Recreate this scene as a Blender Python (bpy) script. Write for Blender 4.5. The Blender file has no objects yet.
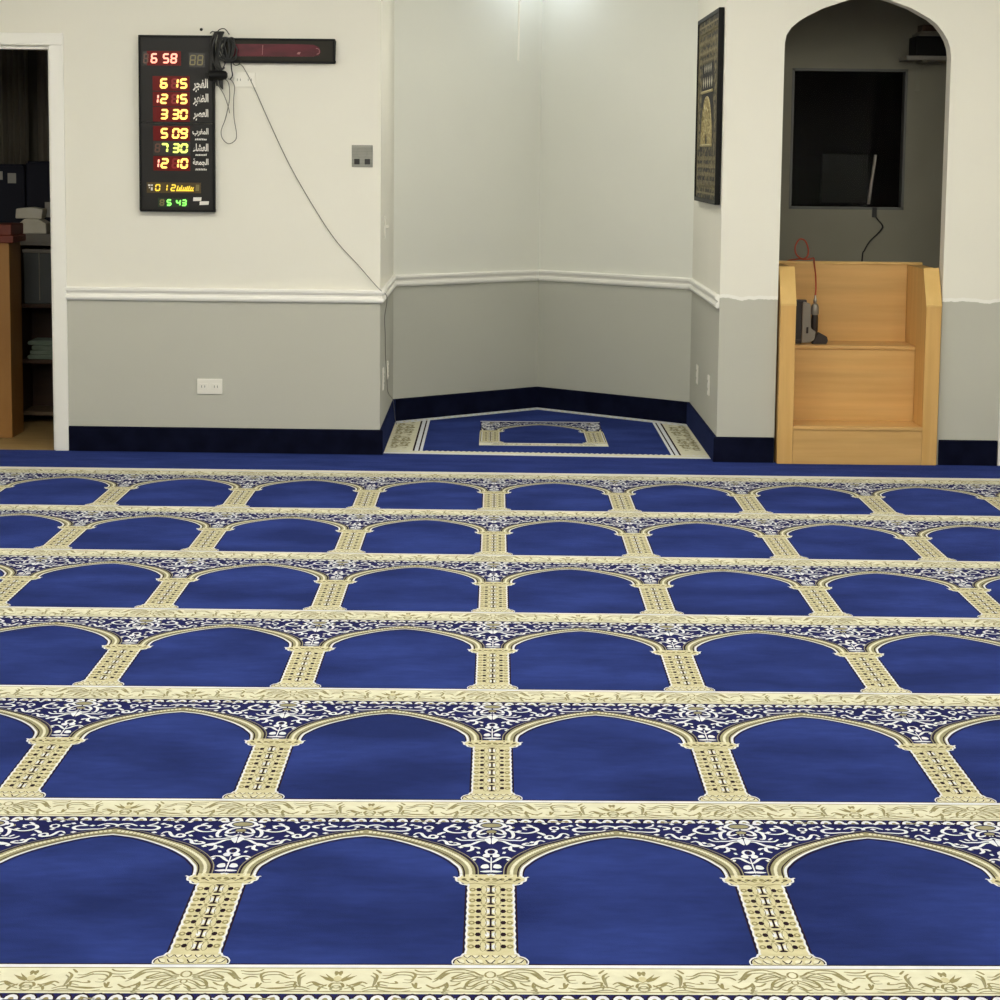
import bpy, bmesh, math, random
from mathutils import Vector, Matrix
random.seed(7)
scene = bpy.context.scene
C = scene.collection
PI = math.pi

# ------------------------------------------------------------------ helpers
def link(o, parent=None):
    C.objects.link(o)
    if parent: o.parent = parent
    return o
def tag(o, label, cat, group=None):
    o['label'] = label; o['category'] = cat
    if group: o['group'] = group
    return o
def thing(name, label, cat, loc=(0, 0, 0), rz=0.0, group=None):
    o = bpy.data.objects.new(name, None); o.empty_display_size = .05
    o.location = loc; o.rotation_euler = (0, 0, rz)
    return link(tag(o, label, cat, group))

class MB:
    """collects polygons, several materials allowed"""
    def __init__(s): s.v = []; s.f = []; s.m = []
    def add(s, verts, faces, mi=0):
        b = len(s.v); s.v += [tuple(q) for q in verts]
        for f in faces: s.f.append(tuple(b + i for i in f)); s.m.append(mi)
        return s
    def box(s, a, b, mi=0):
        x0, y0, z0 = a; x1, y1, z1 = b
        x0, x1 = min(x0, x1), max(x0, x1); y0, y1 = min(y0, y1), max(y0, y1); z0, z1 = min(z0, z1), max(z0, z1)
        v = [(x0,y0,z0),(x1,y0,z0),(x1,y1,z0),(x0,y1,z0),(x0,y0,z1),(x1,y0,z1),(x1,y1,z1),(x0,y1,z1)]
        return s.add(v, [(0,3,2,1),(4,5,6,7),(0,1,5,4),(1,2,6,5),(2,3,7,6),(3,0,4,7)], mi)
    def prism(s, poly, z0, z1, mi=0):
        n = len(poly)
        a = sum(poly[i][0]*poly[(i+1)%n][1]-poly[(i+1)%n][0]*poly[i][1] for i in range(n))
        if a < 0: poly = poly[::-1]
        v = [(x,y,z0) for x,y in poly] + [(x,y,z1) for x,y in poly]
        f = [tuple(range(n-1,-1,-1)), tuple(range(n,2*n))] + [(i,(i+1)%n,n+(i+1)%n,n+i) for i in range(n)]
        return s.add(v, f, mi)
    def slab(s, front, depth, mi=0):
        """front: list of 3-D points facing -Y (ccw seen from -Y), pushed back by depth along +Y"""
        n = len(front)
        v = list(front) + [(x, y+depth, z) for x,y,z in front]
        f = [tuple(range(n)), tuple(range(2*n-1,n-1,-1))] + [((i+1)%n,i,n+i,n+(i+1)%n) for i in range(n)]
        return s.add(v, f, mi)
    def tube(s, pts, r, n=8, mi=0, closed=False):
        P = [Vector(q) for q in pts]; m = len(P)
        rr = r if isinstance(r, (list, tuple)) else [r]*m
        up = None; rings = []
        for i in range(m):
            if closed: t = (P[(i+1)%m]-P[i-1])
            else: t = P[min(i+1,m-1)]-P[max(i-1,0)]
            if t.length < 1e-9: t = Vector((0,0,1))
            t.normalize()
            if up is None:
                up = Vector((0,0,1)) if abs(t.z) < .9 else Vector((1,0,0))
            a = t.cross(up)
            if a.length < 1e-6: a = t.orthogonal()
            a.normalize(); b = a.cross(t).normalized(); up = b
            rings.append([P[i]+rr[i]*(math.cos(2*PI*k/n)*a+math.sin(2*PI*k/n)*b) for k in range(n)])
        v = [q for R in rings for q in R]; f = []
        for i in range(m if closed else m-1):
            j = (i+1)%m
            for k in range(n): f.append((i*n+k, i*n+(k+1)%n, j*n+(k+1)%n, j*n+k))
        if not closed:
            f.append(tuple(range(n))); f.append(tuple((m-1)*n+k for k in range(n-1,-1,-1)))
        return s.add(v, f, mi)
    def lathe(s, prof, c=(0,0,0), axis='z', n=24, mi=0):
        v = []; f = []
        for r, h in prof:
            for k in range(n):
                a = 2*PI*k/n; x, y = r*math.cos(a), r*math.sin(a)
                q = {'z':(x,y,h),'y':(x,h,y),'x':(h,x,y)}[axis]
                v.append((q[0]+c[0], q[1]+c[1], q[2]+c[2]))
        for i in range(len(prof)-1):
            for k in range(n): f.append((i*n+k, i*n+(k+1)%n, (i+1)*n+(k+1)%n, (i+1)*n+k))
        f.append(tuple(range(n-1,-1,-1))); f.append(tuple((len(prof)-1)*n+k for k in range(n)))
        return s.add(v, f, mi)
    def build(s, name, mats, parent=None, bevel=0, smooth=False, fix=True, seg=2):
        me = bpy.data.meshes.new(name); me.from_pydata(s.v, [], s.f)
        if not isinstance(mats, (list, tuple)): mats = [mats]
        for m in mats: me.materials.append(m)
        me.polygons.foreach_set('material_index', s.m)
        if fix:
            bm = bmesh.new(); bm.from_mesh(me)
            bmesh.ops.remove_doubles(bm, verts=bm.verts, dist=1e-6)
            bmesh.ops.recalc_face_normals(bm, faces=bm.faces); bm.to_mesh(me); bm.free()
        if smooth:
            me.polygons.foreach_set('use_smooth', [True]*len(me.polygons))
            me.set_sharp_from_angle(angle=math.radians(40))
        me.update()
        o = link(bpy.data.objects.new(name, me), parent)
        if bevel:
            b = o.modifiers.new('bevel', 'BEVEL'); b.width = bevel; b.segments = seg; b.limit_method = 'ANGLE'
        return o
def structure(o, label=None):
    o['kind'] = 'structure'
    if label: o['label'] = label
    return o
def crom(P, k=8, closed=False):
    """Catmull-Rom through points of any dimension"""
    P = [tuple(q) for q in P]; n = len(P); out = []
    for i in range(n if closed else n-1):
        if closed: a,b,c,d = P[i-1],P[i],P[(i+1)%n],P[(i+2)%n]
        else: a,b,c,d = P[max(i-1,0)],P[i],P[i+1],P[min(i+2,n-1)]
        for j in range(k):
            t = j/k
            out.append(tuple(.5*((2*q1)+(-q0+q2)*t+(2*q0-5*q1+4*q2-q3)*t*t+(-q0+3*q1-3*q2+q3)*t**3) for q0,q1,q2,q3 in zip(a,b,c,d)))
    if not closed: out.append(P[-1])
    return out

# ------------------------------------------------------------------ materials
def s2l(c):
    return tuple((x/255/12.92 if x/255 <= .04045 else ((x/255+.055)/1.055)**2.4) for x in c) + (1.0,)
def base_mat(name, rgb, rough=.6, metal=0, spec=.5, sheen=0, tint=None, emit=None, estr=0):
    m = bpy.data.materials.new(name); m.use_nodes = True
    b = m.node_tree.nodes['Principled BSDF']
    b.inputs['Base Color'].default_value = s2l(rgb); b.inputs['Roughness'].default_value = rough
    b.inputs['Metallic'].default_value = metal; b.inputs['Specular IOR Level'].default_value = spec
    b.inputs['Sheen Weight'].default_value = sheen
    if tint: b.inputs['Sheen Tint'].default_value = s2l(tint)
    if emit:
        b.inputs['Emission Color'].default_value = s2l(emit); b.inputs['Emission Strength'].default_value = estr
    return m
def noise_mat(name, c0, c1, scale=(5,5,5), detail=3, lo=.35, hi=.65, bump=0, bscale=300, second=None, **k):
    """colour wanders between c0 and c1; optional second finer layer; optional bump"""
    m = base_mat(name, c0, **k); nt = m.node_tree; N = nt.nodes; L = nt.links; b = N['Principled BSDF']
    tc = N.new('ShaderNodeTexCoord'); mp = N.new('ShaderNodeMapping'); mp.inputs['Scale'].default_value = scale
    L.new(tc.outputs['Object'], mp.inputs['Vector'])
    no = N.new('ShaderNodeTexNoise'); no.inputs['Scale'].default_value = 1; no.inputs['Detail'].default_value = detail
    L.new(mp.outputs[0], no.inputs['Vector'])
    r = N.new('ShaderNodeValToRGB'); e = r.color_ramp.elements
    e[0].position = lo; e[0].color = s2l(c0); e[1].position = hi; e[1].color = s2l(c1)
    L.new(no.outputs['Fac'], r.inputs[0]); col = r.outputs[0]
    if second:
        sc, amt = second
        mp2 = N.new('ShaderNodeMapping'); mp2.inputs['Scale'].default_value = sc
        L.new(tc.outputs['Object'], mp2.inputs['Vector'])
        n2 = N.new('ShaderNodeTexNoise'); n2.inputs['Scale'].default_value = 1; n2.inputs['Detail'].default_value = 2
        L.new(mp2.outputs[0], n2.inputs['Vector'])
        mr = N.new('ShaderNodeMapRange'); mr.inputs['From Min'].default_value = .3; mr.inputs['From Max'].default_value = .7
        mr.inputs['To Min'].default_value = 1-amt; mr.inputs['To Max'].default_value = 1+amt
        L.new(n2.outputs['Fac'], mr.inputs['Value'])
        hs = N.new('ShaderNodeHueSaturation'); L.new(col, hs.inputs['Color']); L.new(mr.outputs[0], hs.inputs['Value']); col = hs.outputs[0]
    L.new(col, b.inputs['Base Color'])
    if bump:
        nb = N.new('ShaderNodeTexNoise'); nb.inputs['Scale'].default_value = bscale; nb.inputs['Detail'].default_value = 2
        L.new(tc.outputs['Object'], nb.inputs['Vector'])
        bp = N.new('ShaderNodeBump'); bp.inputs['Strength'].default_value = bump; bp.inputs['Distance'].default_value = .002
        L.new(nb.outputs['Fac'], bp.inputs['Height']); L.new(bp.outputs[0], b.inputs['Normal'])
    return m
def wall_mat(name, upper, lower, zsplit, ragged=0.0):
    """two-tone wall paint split at a height; ragged leaves an uneven paint edge"""
    m = base_mat(name, upper, rough=.75, spec=.25); nt = m.node_tree; N = nt.nodes; L = nt.links; b = N['Principled BSDF']
    tc = N.new('ShaderNodeTexCoord'); sx = N.new('ShaderNodeSeparateXYZ'); L.new(tc.outputs['Object'], sx.inputs[0])
    z = sx.outputs['Z']
    if ragged:
        n = N.new('ShaderNodeTexNoise'); n.inputs['Scale'].default_value = 9; n.inputs['Detail'].default_value = 5
        cx = N.new('ShaderNodeCombineXYZ'); L.new(sx.outputs['X'], cx.inputs['X']); L.new(cx.outputs[0], n.inputs['Vector'])
        ma = N.new('ShaderNodeMath'); ma.operation = 'MULTIPLY_ADD'; ma.inputs[1].default_value = ragged; 
        L.new(n.outputs['Fac'], ma.inputs[0]); L.new(z, ma.inputs[2]); z = ma.outputs[0]; zsplit += ragged*.5
    g = N.new('ShaderNodeMath'); g.operation = 'GREATER_THAN'; g.inputs[1].default_value = zsplit; L.new(z, g.inputs[0])
    mx = N.new('ShaderNodeMix'); mx.data_type = 'RGBA'
    mx.inputs['A'].default_value = s2l(lower); mx.inputs['B'].default_value = s2l(upper)
    L.new(g.outputs[0], mx.inputs['Factor']); col = mx.outputs['Result']
    if ragged:   # bare filler ridge along the paint edge
        c = N.new('ShaderNodeMath'); c.operation = 'COMPARE'; c.inputs[1].default_value = zsplit+.006; c.inputs[2].default_value = .009
        L.new(z, c.inputs[0])
        m2 = N.new('ShaderNodeMix'); m2.data_type = 'RGBA'; m2.inputs['B'].default_value = s2l((246,245,238))
        L.new(c.outputs[0], m2.inputs['Factor']); L.new(col, m2.inputs['A']); col = m2.outputs['Result']
    n3 = N.new('ShaderNodeTexNoise'); n3.inputs['Scale'].default_value = 1.6; n3.inputs['Detail'].default_value = 3
    L.new(tc.outputs['Object'], n3.inputs['Vector'])
    mr = N.new('ShaderNodeMapRange'); mr.inputs['To Min'].default_value = .96; mr.inputs['To Max'].default_value = 1.04
    L.new(n3.outputs['Fac'], mr.inputs['Value'])
    hs = N.new('ShaderNodeHueSaturation'); L.new(col, hs.inputs['Color']); L.new(mr.outputs[0], hs.inputs['Value'])
    L.new(hs.outputs[0], b.inputs['Base Color'])
    nb = N.new('ShaderNodeTexNoise'); nb.inputs['Scale'].default_value = 90; L.new(tc.outputs['Object'], nb.inputs['Vector'])
    bp = N.new('ShaderNodeBump'); bp.inputs['Strength'].default_value = .08; bp.inputs['Distance'].default_value = .002
    L.new(nb.outputs['Fac'], bp.inputs['Height']); L.new(bp.outputs[0], b.inputs['Normal'])
    return m
def wood_mat(name, c0, c1, scale, rough=.45, spec=.4):
    return noise_mat(name, c0, c1, scale=scale, detail=5, lo=.3, hi=.72, rough=rough, spec=spec, second=((scale[0]*.35, scale[1]*.35, scale[2]*.35), .07))

UP = (237,235,224); LOW = (194,194,183)
M = {}
M['wall'] = wall_mat('two_tone_wall_paint', UP, LOW, .825)
M['wall_ragged'] = wall_mat('two_tone_wall_paint_ragged_edge', UP, LOW, .842, .055)
M['niche'] = wall_mat('niche_wall_paint', (232,233,225), (197,198,188), .825)
M['plain'] = base_mat('plain_wall_paint', UP, rough=.8, spec=.2)
M['ceiling'] = base_mat('ceiling_paint', (232,230,222), rough=.9, spec=.1)
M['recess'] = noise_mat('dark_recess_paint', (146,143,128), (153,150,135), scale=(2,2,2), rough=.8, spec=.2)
M['white_trim'] = base_mat('white_trim_paint', (246,245,239), rough=.35)
BT = (100,124,225)
M['blue'] = noise_mat('blue_carpet_pile', (20,30,76), (37,51,111), scale=(2.2,3.0,4), detail=7, lo=.36, hi=.64, rough=1, spec=.03, sheen=.22, tint=BT, bump=.5, bscale=350, second=((14,34,10), .12))
M['navy'] = noise_mat('navy_carpet_pile', (24,25,68), (31,33,82), scale=(20,20,20), rough=1, spec=.03, sheen=.06, tint=BT, bump=.4, bscale=350)
M['strip'] = noise_mat('plain_blue_carpet_pile', (23,34,84), (38,51,112), scale=(3,8,4), detail=6, lo=.3, hi=.72, rough=1, spec=.03, sheen=.22, tint=BT, bump=.5, bscale=350, second=((9,46,10), .2))
M['skirt'] = noise_mat('navy_carpet_skirting_pile', (13,15,30), (20,23,42), scale=(9,9,9), detail=5, rough=1, spec=.02, sheen=.10, tint=BT, bump=.4, bscale=300)
kw = dict(scale=(30,30,30), rough=1, spec=.03, sheen=.22, bump=.4, bscale=350)
M['cream'] = noise_mat('cream_carpet_pile', (208,205,178), (218,216,191), **kw)
M['white'] = noise_mat('white_carpet_pile', (208,212,220), (218,221,227), **kw)
M['gold'] = noise_mat('gold_carpet_pile', (134,129,96), (147,142,109), **dict(kw, sheen=.1))
M['olive'] = noise_mat('olive_carpet_pile', (132,124,82), (143,135,93), **dict(kw, sheen=.08))
M['brown'] = noise_mat('dark_brown_carpet_pile', (34,22,28), (44,30,36), **dict(kw, sheen=0))
M['pale'] = noise_mat('pale_gold_carpet_pile', (192,185,143), (203,196,156), **kw)
M['maple'] = wood_mat('maple_veneer', (200,156,92), (214,174,110), (3,3,50))
M['maple_h'] = wood_mat('maple_veneer_across', (207,163,98), (217,175,110), (2.2,6,34))
M['maple_v'] = wood_mat('maple_veneer_upright', (208,163,94), (222,180,112), (30,30,1.6))
M['maple_edge'] = base_mat('maple_edge', (214,170,104), rough=.4)
M['maple_gold'] = wood_mat('golden_maple', (214,176,106), (224,188,120), (14,14,3))
M['black'] = base_mat('black_plastic', (16,16,16), rough=.55, spec=.2)
M['panel'] = base_mat('dark_display_panel', (36,35,34), rough=.5, spec=.25)
M['cable'] = base_mat('black_cable', (28,28,28), rough=.5)
M['gray_cable'] = base_mat('gray_cable', (112,110,102), rough=.5)
M['plate'] = base_mat('white_plate', (240,238,228), rough=.3)
M['steel'] = noise_mat('brushed_steel', (128,128,120), (146,146,138), scale=(2,2,80), rough=.4, metal=.3)
M['jack'] = base_mat('black_jack', (24,22,20), rough=.5)
M['redwin'] = base_mat('red_filter', (44,7,7), rough=.4, spec=.2, emit=(140,5,3), estr=.36)
M['greenwin'] = base_mat('green_filter', (16,30,12), rough=.3, emit=(14,50,10), estr=.4)
M['amberwin'] = base_mat('amber_filter', (50,38,10), rough=.3, emit=(70,52,8), estr=.5)
M['darkwin'] = base_mat('dark_filter', (36,30,22), rough=.3)
M['seg_red'] = base_mat('red_led_segment', (255,190,170), emit=(255,150,130), estr=1.3)
M['seg_orange'] = base_mat('orange_led_segment', (255,220,120), emit=(255,205,105), estr=1.3)
M['seg_lime'] = base_mat('lime_led_segment', (220,240,120), emit=(222,240,110), estr=1.2)
M['seg_green'] = base_mat('green_led_segment', (150,255,120), emit=(130,255,95), estr=1.2)
M['seg_amber'] = base_mat('amber_led_segment', (220,190,60), emit=(222,190,60), estr=1.0)
M['seg_off'] = base_mat('unlit_segment', (98,62,48), rough=.4)
M['seg_dim'] = base_mat('dim_segment', (116,106,62), rough=.4, emit=(90,82,40), estr=.25)
M['letter'] = base_mat('white_lettering', (235,232,225), rough=.5)
M['led_panel'] = noise_mat('dull_red_led_panel', (74,10,24), (92,15,32), scale=(8,8,30), rough=.4, spec=.3)
M['led_frame'] = base_mat('olive_black_frame', (42,40,32), rough=.6, spec=.25)
M['gold_thread'] = noise_mat('gold_thread', (150,136,92), (190,176,126), scale=(60,60,60), rough=.6)
M['gold_dim'] = noise_mat('dim_gold_thread', (92,84,60), (142,131,96), scale=(70,70,70), rough=.7)
M['black_cloth'] = noise_mat('black_cloth', (20,20,20), (30,29,27), scale=(30,30,30), rough=.9)
M['cream_thread'] = base_mat('cream_thread', (206,200,178), rough=.7)
M['hose'] = base_mat('orange_red_hose', (176,72,44), rough=.45)
M['tool_gray'] = base_mat('gray_tool_casing', (138,132,122), rough=.4, metal=.2)
M['tool_dark'] = base_mat('dark_tool_parts', (40,30,26), rough=.5)
M['chain'] = base_mat('white_bead_chain', (246,246,238), rough=.3)
M['lamp_glass'] = base_mat('lit_lamp_glass', (255,255,255), emit=(232,242,255), estr=16)
M['diffuser'] = base_mat('lit_diffuser', (255,255,255), emit=(255,251,238), estr=23.5)
M['tan_floor'] = noise_mat('tan_vinyl_floor', (160,132,84), (176,148,98), scale=(6,20,6), rough=.5)
M['lectern'] = wood_mat('oak_veneer', (150,104,50), (164,118,60), (10,10,3))
M['redwood'] = wood_mat('red_brown_wood', (98,36,20), (112,44,26), (3,3,18))
M['dark_wood'] = wood_mat('dark_wood', (60,38,22), (74,48,30), (3,3,18))
M['curtain'] = noise_mat('gray_curtain_cloth', (176,168,152), (190,182,166), scale=(20,20,3), rough=.95)
M['navy_box'] = base_mat('dark_navy_card', (28,30,48), rough=.7)
M['label'] = base_mat('white_paper', (205,202,192), rough=.8)
M['paper'] = noise_mat('cream_paper', (226,220,200), (236,231,216), scale=(8,8,8), rough=.85)
M['cloth_green'] = noise_mat('gray_green_cloth', (122,138,122), (140,154,138), scale=(12,12,40), rough=.95)
M['bin'] = base_mat('smoky_plastic', (92,95,95), rough=.25)
M['gray_slab'] = base_mat('gray_laminate', (128,122,112), rough=.5)
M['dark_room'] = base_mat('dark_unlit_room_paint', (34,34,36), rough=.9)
M['screen'] = base_mat('dark_screen', (26,27,26), rough=.6, spec=.2)
M['metal'] = base_mat('bare_metal', (170,165,155), rough=.3, metal=.9)
g = base_mat('window_glass', (255,255,255), rough=.03); g.node_tree.nodes['Principled BSDF'].inputs['Transmission Weight'].default_value = 1
g.node_tree.nodes['Principled BSDF'].inputs['IOR'].default_value = 1.1; M['glass'] = g

# ------------------------------------------------------------------ camera
cam = bpy.data.cameras.new('camera'); co = link(bpy.data.objects.new('camera', cam)); scene.camera = co
FOC, PITCH, YAW, ROLL = 2.41857, .141339, .0027524, .0104098
fwd = Vector((math.sin(YAW)*math.cos(PITCH), math.cos(YAW)*math.cos(PITCH), -math.sin(PITCH)))
rt = Vector((math.cos(YAW), -math.sin(YAW), 0)); upv = rt.cross(fwd)
r2 = rt*math.cos(ROLL)+upv*math.sin(ROLL); u2 = upv*math.cos(ROLL)-rt*math.sin(ROLL)
mat = Matrix((r2, u2, -fwd)).transposed().to_4x4(); mat.translation = (-.0053*.58, 0, 2.677334*.58)
co.matrix_world = mat
cam.sensor_fit = 'HORIZONTAL'; cam.sensor_width = 36; cam.lens = FOC*36; cam.clip_start = .05; cam.clip_end = 100

# ------------------------------------------------------------------ room shell
ZB, ZT = -.012, 2.75
WLY = lambda x: 12.56-(x+.6)*.0242          # front plane of the wall left of the niche
WRY = lambda x: 12.40-(x-1.145)*.03         # front plane of the wall right of the niche
XL, XR, YF = -3.9, 3.9, -1.5
fl = MB(); fl.prism([(XL,YF),(XR,YF),(XR,15.3),(XL,15.3)], -.10, ZB)
structure(fl.build('floor', base_mat('concrete', (120,118,112), rough=.9)), 'concrete floor under the blue carpet')
ce = MB(); ce.box((XL-.1,YF-.1,ZT),(XR+.1,15.7,ZT+.1)); structure(ce.build('ceiling', M['ceiling']), 'white ceiling of the prayer hall')
for nm, a, b in (('wall_left',(XL-.12,YF-.12,ZB),(XL,WLY(XL)+.12,ZT)),('wall_right',(XR,YF-.12,ZB),(XR+.12,WRY(XR)+.12,ZT)),('wall_front',(XL,YF-.12,ZB),(XR,YF,ZT))):
    w = MB(); w.box(a, b); structure(w.build(nm, M['plain']), {'wall_left':'cream side wall on the left','wall_right':'cream side wall on the right','wall_front':'cream wall behind the viewer'}[nm])
# wall left of the niche, with the doorway
DX0, DX1, DZ = -3.14, -2.295, 2.086
w = MB(); w.slab([(x, WLY(x), z) for x, z in [(XL,ZB),(DX0,ZB),(DX0,DZ),(DX1,DZ),(DX1,ZB),(-.6,ZB),(-.6,ZT),(XL,ZT)]], .12)
structure(w.build('wall_back_left', M['wall']), 'two-tone cream and gray wall holding the prayer time board')
# wall right of the niche, with the pointed arch and the right doorway
arch = [(1.442,ZB),(1.442,2.09),(1.443,2.13),(1.450,2.17),(1.474,2.208),(1.512,2.24),(1.555,2.266),(1.634,2.306),(1.743,2.343),(1.805,2.360),(1.86,2.371),
        (1.915,2.360),(1.97,2.345),(2.07,2.309),(2.166,2.258),(2.204,2.228),(2.236,2.19),(2.260,2.15),(2.273,2.113),(2.279,2.07),(2.279,ZB)]
EX0, EX1 = 2.655, 3.5
w = MB(); w.slab([(x, WRY(x), z) for x, z in [(1.145,ZB)]+arch+[(EX0,ZB),(EX0,DZ),(EX1,DZ),(EX1,ZB),(XR,ZB),(XR,ZT),(1.145,ZT)]], .12)
structure(w.build('wall_back_right', M['wall_ragged']), 'cream and gray wall with arched opening and ragged paint edge')
# the niche (mihrab): two returns and two angled walls
NL, NA, NR = (-.6,14.17), (.265,15.05), (1.145,14.17)
for nm, poly, lb in (('wall_niche_left',[(-.6,WLY(-.6)+.12),NL,(-.74,14.2),(-.74,WLY(-.6)+.12)],'left return wall of the niche'),
    ('wall_niche_back_left',[NL,NA,(.265,15.22),(-.74,14.2)],'gray angled niche wall left of the corner'),
    ('wall_niche_back_right',[NA,NR,(1.28,14.2),(.265,15.22)],'gray angled niche wall right of the corner'),
    ('wall_niche_right',[(1.145,WRY(1.145)+.12),NR,(1.28,14.2),(1.28,WRY(1.145)+.12)],'right return wall of the niche carrying the black hanging')):
    w = MB(); w.prism(poly, ZB, ZT); structure(w.build(nm, M['niche'] if 'back' in nm else M['wall']), lb)

def sweep(path, prof, name, m, cap=True):
    """profile (offset from wall, z) swept along a plan path with mitred corners; the room lies to the right of the path"""
    P = [Vector(q) for q in path]; n = len(P); rows = []
    for i in range(n):
        d0 = (P[i]-P[i-1]).normalized() if i > 0 else (P[1]-P[0]).normalized()
        d1 = (P[i+1]-P[i]).normalized() if i < n-1 else d0
        n0 = Vector((d0.y,-d0.x)); n1 = Vector((d1.y,-d1.x))
        mt = (n0+n1).normalized(); k = 1/max(mt.dot(n0), .3)
        rows.append([(P[i].x+mt.x*k*o, P[i].y+mt.y*k*o, z) for o, z in prof])
    b = MB(); L = len(prof); v = [q for r in rows for q in r]; f = []
    for i in range(n-1):
        for j in range(L): f.append((i*L+j, i*L+(j+1)%L, (i+1)*L+(j+1)%L, (i+1)*L+j))
    f += [tuple(range(L)), tuple((n-1)*L+j for j in range(L-1,-1,-1))]
    b.add(v, f); return b.build(name, m)
CXo = -2.235
pathL = [(CXo,WLY(CXo)),(-.6,WLY(-.6)),NL,NA,NR,(1.145,WRY(1.145)+.012)]
rail = [(0,.790),(.012,.790),(.019,.797),(.021,.806),(.017,.815),(.008,.820),(.008,.829),(.016,.833),(.022,.842),(.022,.852),(.015,.858),(0,.858)]
structure(sweep(pathL, rail, 'trim_1', M['white_trim']), 'white chair rail running along the wall and round the niche')
skirt = [(0,0),(.016,0),(.016,.122),(.012,.130),(0,.130)]
structure(sweep([(CXo,WLY(CXo)),(-.6,WLY(-.6)),NL,NA,NR,(1.145,WRY(1.145)),(1.440,WRY(1.440))], skirt, 'baseboard_left', M['skirt']), 'navy carpet skirting along the left wall and round the niche')
structure(sweep([(2.285,WRY(2.285)),(2.585,WRY(2.585))], skirt, 'baseboard_right', M['skirt']), 'navy carpet skirting right of the wooden pulpit')

# doorway casings
def casing(name, x0, x1, Y, z1, lb, flip):
    cw = .066
    b = MB()
    for (a, c) in ((x0-cw, x0+.006), (x1-.006, x1+cw)):
        b.slab([(a,Y(a)-.018,0),(c,Y(c)-.018,0),(c,Y(c)-.018,z1+.004),(a,Y(a)-.018,z1+.004)], .018)
    b.slab([(x0-cw,Y(x0)-.018,z1+.004),(x1+cw,Y(x1)-.018,z1+.004),(x1+cw,Y(x1)-.018,z1+.066),(x0-cw,Y(x0)-.018,z1+.066)], .018)
    # jambs lining the opening
    b.box((x0,Y(x0),0),(x0+.016,Y(x0)+.12,z1)); b.box((x1-.016,Y(x1),0),(x1,Y(x1)+.12,z1)); b.box((x0,Y(x0)+.001,z1-.016),(x1,Y(x1)+.12,z1))
    return structure(b.build(name, M['white_trim'], bevel=.003), lb)
casing('door_1', DX0, DX1, WLY, DZ, 'white framed doorway to the dark side room', 0)
d2 = casing('door_2', EX0, EX1, WRY, DZ, 'white framed door at the right edge', 0)
b = MB(); b.box((EX0+.018,WRY(EX0)+.02,.004),(EX1-.018,WRY(EX0)+.06,DZ-.02)); b.build('door_panel', M['white_trim'], d2, bevel=.003)
b = MB(); b.lathe([(.03,0),(.03,-.01),(.012,-.015),(.012,-.04),(.026,-.05),(.026,-.07),(.014,-.078)], (EX0+.09,WRY(EX0)+.02,1.0),'y'); b.build('door_knob', M['metal'], d2, smooth=True)
# recess behind the arch
RX0, RX1, RY0, RY1 = 1.30, 2.95, 12.52, 13.62
WX0, WX1, WZ0, WZ1 = 1.632, 2.274, 1.276, 2.052
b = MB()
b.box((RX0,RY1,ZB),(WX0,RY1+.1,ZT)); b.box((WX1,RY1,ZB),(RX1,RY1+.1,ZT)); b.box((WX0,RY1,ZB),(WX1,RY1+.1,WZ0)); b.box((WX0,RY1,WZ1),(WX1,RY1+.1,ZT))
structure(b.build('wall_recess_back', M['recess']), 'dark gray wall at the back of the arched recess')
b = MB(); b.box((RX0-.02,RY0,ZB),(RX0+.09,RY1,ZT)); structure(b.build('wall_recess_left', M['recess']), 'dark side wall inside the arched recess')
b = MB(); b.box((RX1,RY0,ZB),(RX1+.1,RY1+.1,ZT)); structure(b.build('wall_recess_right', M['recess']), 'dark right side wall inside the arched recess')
# the window in that wall, looking into an unlit room
b = MB(); fw = .014
b.box((WX0,RY1-.004,WZ0),(WX0+fw,RY1+.09,WZ1)); b.box((WX1-fw,RY1-.004,WZ0),(WX1,RY1+.09,WZ1)); b.box((WX0,RY1-.004,WZ0),(WX1,RY1+.09,WZ0+fw)); b.box((WX0,RY1-.004,WZ1-fw),(WX1,RY1+.09,WZ1))
win = structure(b.build('window_1', base_mat('dark_window_reveal', (104,104,100), rough=.5)), 'dark interior window at the back of the arched recess')
b = MB(); b.box((WX0+fw,RY1+.05,WZ0+fw),(WX1-fw,RY1+.056,WZ1-fw)); b.build('window_pane', M['glass'], win)
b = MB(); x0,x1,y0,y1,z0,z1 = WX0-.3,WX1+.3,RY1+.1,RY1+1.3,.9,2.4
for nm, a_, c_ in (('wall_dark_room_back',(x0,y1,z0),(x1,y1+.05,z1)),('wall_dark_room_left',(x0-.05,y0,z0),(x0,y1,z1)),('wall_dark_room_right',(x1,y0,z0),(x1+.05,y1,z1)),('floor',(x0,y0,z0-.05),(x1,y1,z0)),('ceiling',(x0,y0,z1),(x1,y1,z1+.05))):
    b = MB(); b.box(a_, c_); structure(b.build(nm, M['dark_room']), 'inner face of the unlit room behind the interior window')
# side room behind the left doorway
b = MB(); b.prism([(-4.6,WLY(-3)+.1),(-1.7,WLY(-1.7)+.1),(-1.7,15.6),(-4.6,15.6)], ZB, -.001); b.prism([(DX0,WLY(DX0)-.0),(DX1,WLY(DX1)-.0),(DX1,WLY(DX1)+.12),(DX0,WLY(DX0)+.12)], ZB, 0)
structure(b.build('floor', M['tan_floor']), 'tan vinyl floor of the dark side room')
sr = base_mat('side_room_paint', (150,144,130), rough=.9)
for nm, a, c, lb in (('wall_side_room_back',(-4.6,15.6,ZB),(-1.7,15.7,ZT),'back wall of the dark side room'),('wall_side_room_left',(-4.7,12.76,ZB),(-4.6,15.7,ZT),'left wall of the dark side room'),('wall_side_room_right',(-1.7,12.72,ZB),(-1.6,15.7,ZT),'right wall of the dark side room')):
    b = MB(); b.box(a, c); structure(b.build(nm, sr), lb)
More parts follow.
